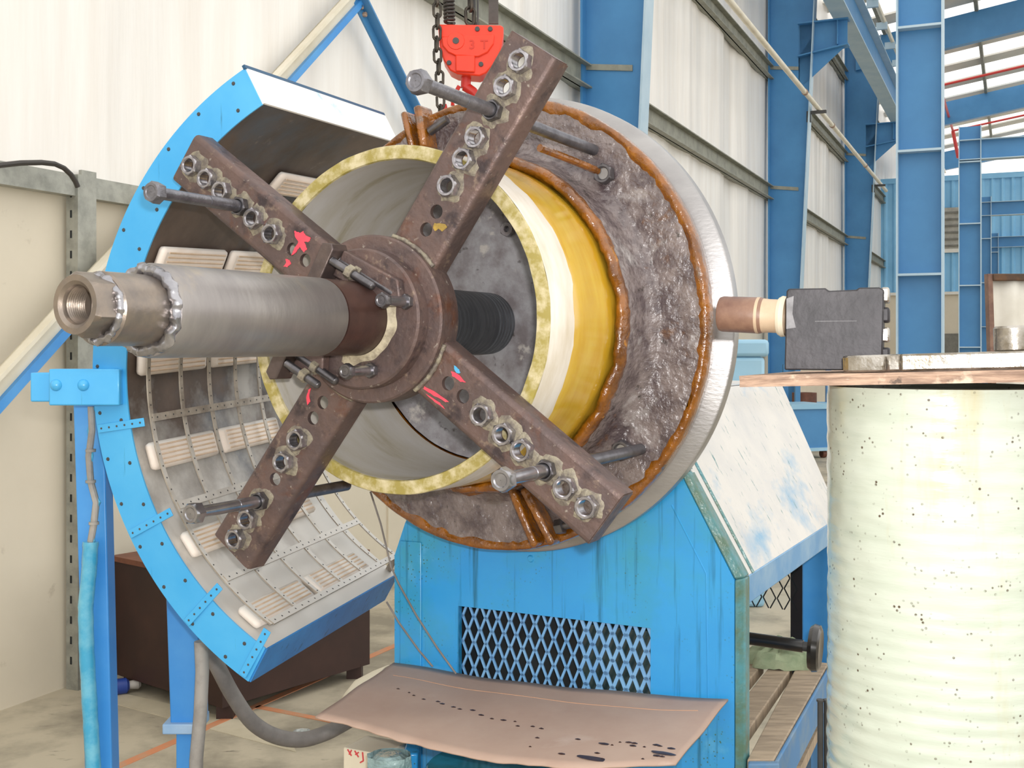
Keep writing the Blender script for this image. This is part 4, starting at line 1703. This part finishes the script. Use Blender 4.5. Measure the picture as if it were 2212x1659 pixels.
# black tool head with tubular grip
Yh = 1.73
hc = at(1800, 750, Yh)
zb_ = (MBd @ V((.2, .06, 0))).z + .0012
hM = Matrix.Translation((hc.x, hc.y, zb_)) @ Matrix.Rotation(rad(-19), 4, 'Z')
hb = thing('black_press_head', 'black forged steel tool head with a brown tubular grip on the board', 'tool', hM)
hwx, hz = .0715, at(1800, 622, Yh).z - zb_
m = MB()
pl = [(-hwx, 0), (hwx - .002, 0), (hwx + .001, hz - .004), (hwx - .006, hz), (hwx - .035, hz), (hwx - .038, hz - .003), (-hwx + .065, hz - .004), (-hwx + .06, hz), (-hwx + .006, hz), (-hwx + .003, hz - .004)]
m.prism(pl, 0, .11)
part('block', m, m_iron, hb, bevel=.003)
for k in range(4):
    m = MB()
    m.box((hwx - .004, .02, .012 + k * .03), (hwx + .008, .10, .034 + k * .03))
    part('worn_rib', m, m_chrome if k % 2 else m_iron, hb, bevel=.003)
m = MB()
m.box((-hwx + .045, -.0004, .073), (-hwx + .105, .001, .0737))
part('scribed_line', m, m_scratch, hb)
m = MB()
m.prism([(-hwx + .003, .062), (-hwx + .017, .064), (-hwx + .012, .085), (-hwx + .014, .112), (-hwx + .003, .108)], -.0008, .001)
part('worn_patch', m, m_scratch, hb)
Lg = .105
Mg = T(-hwx - .002, .045, .082) @ Matrix.Rotation(rad(3), 4, 'Y') @ Matrix.Rotation(rad(90 - 6), 4, 'Z')
m = MB()
m.lathe([(.032, .0262), (.040, .0285), (Lg - .006, .0282), (Lg - .001, .0265), (Lg, .0245), (Lg - .001, .0235), (Lg - .002, .0)], 48, M=Mg)
part('grip_tube', m, m_handle, hb)
m = MB()
m.lathe([(0, .0275), (.012, .0262), (.026, .0262), (.036, .0272), (.042, .0290), (.045, .0288)], 48, M=Mg)
part('grip_band', m, mat('beige_band', '#C9B195', '#B39A80', 14, rough=.5), hb)
m = MB()
m.lathe([(-.001, .031), (.006, .032), (.011, .029), (.011, .02)], 36, M=Mg)
part('collar', m, m_paper, hb)

# flat forged wrench and steel socket lying on the board
wz = (MBd @ V((.3, .04, 0))).z
wr = thing('forged_wrench', 'worn bright steel striking wrench lying along the board edge', 'wrench', MBd @ T(.155, .004, .0012))
m = MB()
pl = [(-.01, .02), (.0, .006), (.015, .002), (.05, .0), (.052, .014), (.07, .014), (.072, .0), (.11, .004), (.46, -.004), (.46, .05), (.11, .046), (.05, .07), (.015, .07), (-.008, .05)]
nn = len(pl)
m.add([(x, y, 0) for x, y in pl] + [(x, y, .024) for x, y in pl], [tuple(range(nn)), tuple(range(nn, 2 * nn))] + [(i, (i + 1) % nn, (i + 1) % nn + nn, i + nn) for i in range(nn)])
part('forging', m, m_chrome, wr, bevel=.003)
sk = MBd.inverted() @ at(2190, 740, 1.56)
m = MB()
m.lathe([(.0, 0), (.0, .024), (.003, .0265), (.032, .0265), (.035, .024), (.035, .014), (.01, .013), (.01, 0)], 40, M=MBd @ T(sk.x, .045, .024) @ Matrix.Rotation(PI / 2, 4, 'X'))
solo('steel_socket', m, m_chrome, 'round bright steel socket standing on the wrench at the right edge', 'socket')

# slatted bench under the drive cover, rag, handwheel
zbn = .52
bn = thing('slatted_bench', 'low bench of worn boards with blue edges behind the cabinet', 'bench', Matrix.Translation((.75, 2.9, 0)))


def bz(x, y):
    return on_floor(x, y, zbn)


def plank(p0, p1, p2, p3, z0, z1, mt, name='bench_board'):
    m = MB()
    q_ = [p0, p1, p2, p3]
    m.hexa([V((p.x, p.y, z0)) for p in q_] + [V((p.x, p.y, z1)) for p in q_])
    return part(name, m, mt, bn, world=True, bevel=.003)


plank(bz(1614, 1640), bz(1672, 1640), bz(1790, 1432), bz(1728, 1425), zbn - .03, zbn, m_bench)
plank(bz(1540, 1590), bz(1600, 1600), bz(1712, 1440), bz(1670, 1430), zbn - .03, zbn, m_bench)
plank(bz(1480, 1570), bz(1525, 1580), bz(1650, 1430), bz(1600, 1430), zbn - .03, zbn, m_bench)
plank(bz(1672, 1641), bz(1682, 1641), bz(1797, 1433), bz(1791, 1432), zbn - .09, zbn - .002, m_benchblue, 'side_rail')
plank(bz(1616, 1648), bz(1684, 1648), bz(1680, 1641), bz(1616, 1641), zbn - .09, zbn - .002, m_benchblue, 'front_rail')
zbn2 = .40
for (c_) in ((1672, 1690), (1800, 1500)):
    p = on_floor(c_[0], c_[1] - 60, zbn)
    m = MB()
    m.box((p.x - .05, p.y + .03, 0), (p.x + .0, p.y + .08, zbn - .03))
    part('bench_leg', m, m_benchblue, bn, world=True)


def bz2(x, y):
    return on_floor(x, y, .36)


m = MB()
q_ = [bz2(1690, 1655), bz2(1730, 1655), bz2(1815, 1470), bz2(1790, 1470)]
m.hexa([V((p.x, p.y, .33)) for p in q_] + [V((p.x, p.y, .36)) for p in q_])
part('lower_board', m, m_bench, bn, world=True)
rc_ = bz(1690, 1432)
m = MB()


def rag(u, v):
    a = u * 2 * PI
    r = .085 * (1 + .3 * nz(math.cos(a) * 2, math.sin(a) * 2, 1))
    q = v * PI / 2
    rr = r * math.cos(q)
    z = .055 * math.sin(q) * (1 + .5 * nz(math.cos(a) * 2.5 + v * 3, math.sin(a) * 2.5, 4)) + .01 * nz(math.cos(a) * 7, math.sin(a) * 7, v * 7) * math.cos(q)
    return V((rc_.x + rr * math.cos(a) * 1.15, rc_.y + rr * math.sin(a) * .9, zbn + max(0, z)))


m.grid(rag, 48, 14)
solo('green_rag', m, m_rag, 'crumpled green rag lying on the slatted bench', 'rag')
hw_ = thing('handwheel', 'black handwheel on a dark spindle under the drive cover', 'handwheel', Matrix.Translation(at(1755, 1385, 2.72)))
s0, s1 = at(1590, 1375, 2.72), at(1735, 1396, 2.66)
m = MB()
m.cyl(s0, s1, .0145, n=20)
part('spindle', m, m_wheel, hw_, world=True)
m = MB()
m.cyl(s1, s1 + (s1 - s0).normalized() * .018, .011, n=18)
part('hub', m, m_dark, hw_, world=True)
dsp = (s1 - s0).normalized()
wc = s1 + dsp * .028
aa = dsp.orthogonal().normalized()
bb = dsp.cross(aa)
Mg = Matrix(((aa.x, dsp.x, bb.x, wc.x), (aa.y, dsp.y, bb.y, wc.y), (aa.z, dsp.z, bb.z, wc.z), (0, 0, 0, 1)))
m = MB()
m.lathe([(.0, 0), (-.012, .012), (-.008, .03), (-.014, .038), (-.013, .048), (-.004, .0545), (.008, .052), (.012, .044), (.008, .03), (.008, 0)], 48, M=Mg)
part('wheel_rim', m, m_wheel, hw_, world=True)
for k, x in enumerate((1772, 1786)):
    m = MB()
    m.cyl(V((at(x, 1500, 2.35).x, 2.35, 0)), at(x, 1515, 2.35), .006, n=10)
    m.cyl(at(x, 1515, 2.35), at(x, 1511, 2.35), .008, n=10)
    solo('dark_rod', m, m_dark, ('left', 'right')[k] + ' one of two dark upright rods beside the ribbed pipe foot', 'rod', 'dark rods beside the ribbed pipe')

# ================================================================== far right background things
m = MB()
c = at(1620, 750, 6.0)
pbx = thing('pale_blue_machine', 'pale blue sheet-metal cabinet behind the face plate rim', 'cabinet', Matrix.Translation((c.x - .25, 6.0, 0)))
m.box((-.30, 0, 0), (.33, .5, 1.30))
part('body', m, m_palebox, pbx, bevel=.02)
m = MB()
m.box((-.31, -.01, 1.30), (.35, .51, 1.39))
part('top_cover', m, m_palebox, pbx, bevel=.02)
# bin with castors
c = on_floor(1735, 987)
bnx = thing('blue_bin', 'blue steel bin with a lid on castors beyond the drive cover', 'bin', Matrix.Translation((c.x, c.y, 0)) @ Matrix.Rotation(rad(18), 4, 'Z'))
m = MB()
m.box((-.28, -.2, .12), (.22, .35, .60))
part('body', m, m_colblue, bnx)
m = MB()
m.box((-.31, -.23, .60), (.25, .38, .66))
part('lid', m, m_palebox, bnx)
m = MB()
m.box((-.31, -.23, .09), (.25, .38, .13))
part('base_rim', m, m_palebox, bnx)
for x in (-.22, .16):
    m = MB()
    m.cyl((x, -.15, .05), (x + .05, -.15, .05), .05, n=14)
    part('castor', m, m_crateedge, bnx)
c = at(1765, 900, 16.0)
rk = thing('timber_rack', 'blue steel rack loaded with coils and sawn timber in the distance', 'rack', Matrix.Translation((c.x, 16.0, 0)))
for x in (-.30, .32):
    m = MB()
    m.box((x, 0, 0), (x + .07, .07, 1.1))
    m.box((x, .7, 0), (x + .07, .77, 1.1))
    part('upright', m, m_colblue, rk)
for z in (.12, .48):
    m = MB()
    m.box((-.32, 0, z), (.40, .77, z + .08))
    part('shelf', m, m_cladblue, rk)
for i in range(2):
    m = MB()
    m.box((-.1 + .2 * i, -.02, .2 + .03 * (i % 2)), (-.02 + .2 * i, .8, .26 + .03 * (i % 2)))
    solo('timber_offcut', MB().add([ROOT[rk.name] @ v for v in m.v], m.f), m_wood, ('left', 'right')[i] + ' sawn timber offcut on the lower shelf of the distant blue rack', 'timber', 'timber offcuts on the distant rack')
m = MB()
m.lathe([(-.07, .12), (.07, .12), (.07, .17), (-.07, .17)], 24, closed=True, M=ROOT[rk.name] @ T(-.1, .3, .64) @ Matrix.Rotation(PI / 2, 4, 'X'))
solo('wire_coil', m, m_crateedge, 'brown coil lying on the upper shelf of the distant blue rack', 'coil')
# hanging sheet
Ysh = 5.0
c = at(2180, 750, Ysh)
hs = thing('hanging_sheet', 'white sheet hanging from a dark timber rail at the right edge', 'sheet', Matrix.Translation((c.x, Ysh, 0)))
x0, x1 = at(2140, 750, Ysh).x, at(2330, 750, Ysh).x
zt = at(2180, 592, Ysh).z
m = MB()
m.box((x0, Ysh - .03, zt - .03), (x1, Ysh + .03, zt))
part('timber_rail', m, m_timber, hs, world=True, bevel=.004)
m = MB()
m.grid(lambda u, v: V((x0 + .005 + (x1 - x0 - .01) * u + .02 * v * (1 - u), Ysh + .02 * math.sin(u * 19 + 1.5 * v) * (.2 + v) + .015 * nz(u * 6, v * 2), zt - .025 - (zt - .2) * v)), 60, 16)
so = part('cloth', m, m_cloth, hs, world=True, smooth=60)
sm = so.modifiers.new('thick', 'SOLIDIFY')
sm.thickness = .004
for x in (x0 - .02, x1 - .05):
    m = MB()
    m.hexa([(x + .055, Ysh - .02, 0), (x + .075, Ysh - .02, 0), (x + .075, Ysh + .02, 0), (x + .055, Ysh + .02, 0),
            (x, Ysh - .02, zt), (x + .02, Ysh - .02, zt), (x + .02, Ysh + .02, zt), (x, Ysh + .02, zt)])
    part('side_post', m, m_handle, hs, world=True)

# ================================================================== chain hoist block
Yk = 3.3
kc = at(1018, 110, Yk)
ho = thing('chain_hoist_block', 'red chain hoist hook block marked 3T hanging above the mandrel', 'hoist', Matrix.Translation((kc.x, Yk, kc.z)))


def k2(pts):
    r = []
    for x, y in pts:
        p = at(x, y, Yk)
        r.append((p.x - kc.x, p.z - kc.z))
    return r


body = [(946, 52), (1081, 54), (1088, 58), (1087, 78), (1081, 112), (1066, 140), (1050, 158), (1036, 164), (988, 160), (972, 152), (958, 130), (949, 98)]
m = MB()
m.prism(k2(body), 0, .085)
hbod = part('housing', m, m_hoist, ho, bevel=.004)
m = MB()
m.prism(k2([(953, 80), (1068, 76), (1066, 96), (1054, 114), (1034, 124), (1022, 124), (1000, 122), (985, 122), (968, 114), (956, 100)]), -.008, .002)
part('raised_panel', m, m_hoist, ho, bevel=.003)
m = MB()
m.prism(k2([(984, 120), (1026, 121), (1026, 158), (984, 156)]), -.010, .002)
part('hook_boss', m, m_hoist, ho, bevel=.004)
(cx0, cz0), = k2([(985, 90)])
m = MB()
m.lathe([(-.0105, 0), (-.0105, .024), (-.006, .0255)], 28, M=T(cx0, 0, cz0))
part('sheave_cover', m, m_hoist, ho)
m = MB()
m.lathe([(-.013, 0), (-.013, .009), (-.010, .0095)], 18, M=T(cx0, 0, cz0))
part('sheave_pin', m, m_dark, ho)
for x, y in ((1031, 63), (1059, 63), (970, 136), (1039, 139)):
    (a, b_), = k2([(x, y)])
    m = MB()
    m.lathe([(-.006, 0), (-.006, .0065), (0, .007)], 14, M=T(a, 0, b_))
    part('housing_screw', m, m_dark, ho)
for txt, x, y, s in (('3', 1013, 107, .036), ('T', 1038, 107, .036)):
    cu = bpy.data.curves.new('marking', 'FONT')
    cu.body = txt
    cu.size = s
    cu.extrude = .0012
    cu.offset = .0006
    tmp = bpy.data.objects.new('tmp', cu)
    col.objects.link(tmp)
    dg_ = bpy.context.evaluated_depsgraph_get()
    me = bpy.data.meshes.new_from_object(tmp.evaluated_get(dg_))
    bpy.data.objects.remove(tmp)
    me.materials.clear()
    me.materials.append(mat('shadowed_red_' + ('three' if txt == '3' else 'tee'), '#C92C10', rough=.4))
    (a, b_), = k2([(x, y)])
    link('embossed_marking', me, ho, T(a, -.0085, b_) @ Matrix.Rotation(PI / 2, 4, 'X'))
# hook
m = MB()
hk = [(1006, 160), (1005, 180), (1003, 192)]
m.cyl(at(1007, 158, Yk + .04), at(1006, 190, Yk + .04), .0145, n=16)
part('hook_shank', m, m_hook, ho, world=True)
m = MB()
hk = [(1004, 186), (1022, 198), (1036, 216), (1036, 240), (1018, 262), (990, 268), (970, 258), (962, 242), (959, 226)]
m.tube([at(x, y, Yk + .04) for x, y in hk], lambda q: .0145 * (1 - .45 * q), 12)
part('hook', m, m_hook, ho, world=True)
m = MB()
m.tube([at(978, 228, Yk + .03), at(976, 214, Yk + .03), at(992, 186, Yk + .03)], .006, 8)
part('safety_latch', m, m_hook, ho, world=True)
# spring, strap, rod
m = MB()
pth = []
cxs, czt = at(971, 50, Yk + .04), at(968, -30, Yk + .04)
for i in range(150):
    a = i / 15 * 2 * PI
    t_ = i / 150
    p = cxs.lerp(czt, t_)
    pth.append(p + V((.0135 * math.cos(a), .0135 * math.sin(a), 0)))
m.tube(pth, .0045, 8)
solo('black_spring', m, m_blackcable, 'black coil spring around the load line above the red hoist block', 'spring')
m = MB()
for x, w in ((1066, .014),):
    p = at(x, 52, Yk + .04)
    m.box((p.x - w, p.y - .004, p.z), (p.x + w, p.y + .004, p.z + .25))
solo('dark_strap', m, m_strap, 'dark flat strap rising from the right of the red hoist block', 'strap')
p = at(1032, 52, Yk + .04)
for r_, off_, nm_, lb_ in ((.003, V((0, 0, 0)), 'thin_rod', 'thin bright rod rising beside the load chain of the hoist'), (.006, V((-.012, .02, 0)), 'thick_rod', 'thicker dark rod rising just behind the hoist load chain')):
    m = MB()
    m.cyl(p + off_, p + off_ + V((0, 0, .25)), r_, n=10)
    m.cyl(p + off_ - V((0, 0, .004)), p + off_ + V((0, 0, .006)), r_ * 1.5, n=10)
    solo(nm_, m, m_dark, lb_, 'rod')


def chain(name, pts, Y, L, lab, grp):
    o = thing(name, lab, 'chain', Matrix.Translation(at(pts[-1][0], pts[-1][1], Y)), grp)
    P = [at(x, y, Y) for x, y in pts]
    # one link mesh: stadium tube
    m = MB()
    st = []
    for i in range(16):
        a = 2 * PI * i / 16
        st.append(V((L * .30 * math.cos(a), 0, L * .30 * math.sin(a) + (L * .28 if math.sin(a) >= 0 else -L * .28))))
    m.tube(st, L * .11, 7, closed=True)
    me = m.mesh('chain_link', m_chain, 60)
    tot = sum((P[i + 1] - P[i]).length for i in range(len(P) - 1))
    n_ = int(tot / (L * .86))
    inv_ = ROOT[o.name].inverted()
    for k in range(n_):
        d = (k + .5) / n_ * tot
        for i in range(len(P) - 1):
            s_ = (P[i + 1] - P[i]).length
            if d <= s_:
                c_ = P[i].lerp(P[i + 1], d / s_)
                break
            d -= s_
        link('chain_link', me, o, inv_ @ Matrix.Translation(c_) @ Matrix.Rotation(rad(90 * (k % 2) + 20), 4, 'Z'))
    return o


chain('hand_chain', [(942, -40), (945, 40), (943, 95), (948, 150), (952, 200), (951, 255)], Yk - .02, .036, 'thin dark hand chain hanging left of the red hoist block', 'hoist chains')
chain('load_chain', [(1018, -40), (1015, 50)], Yk + .04, .045, 'thick dark load chain entering the top of the red hoist block', 'hoist chains')
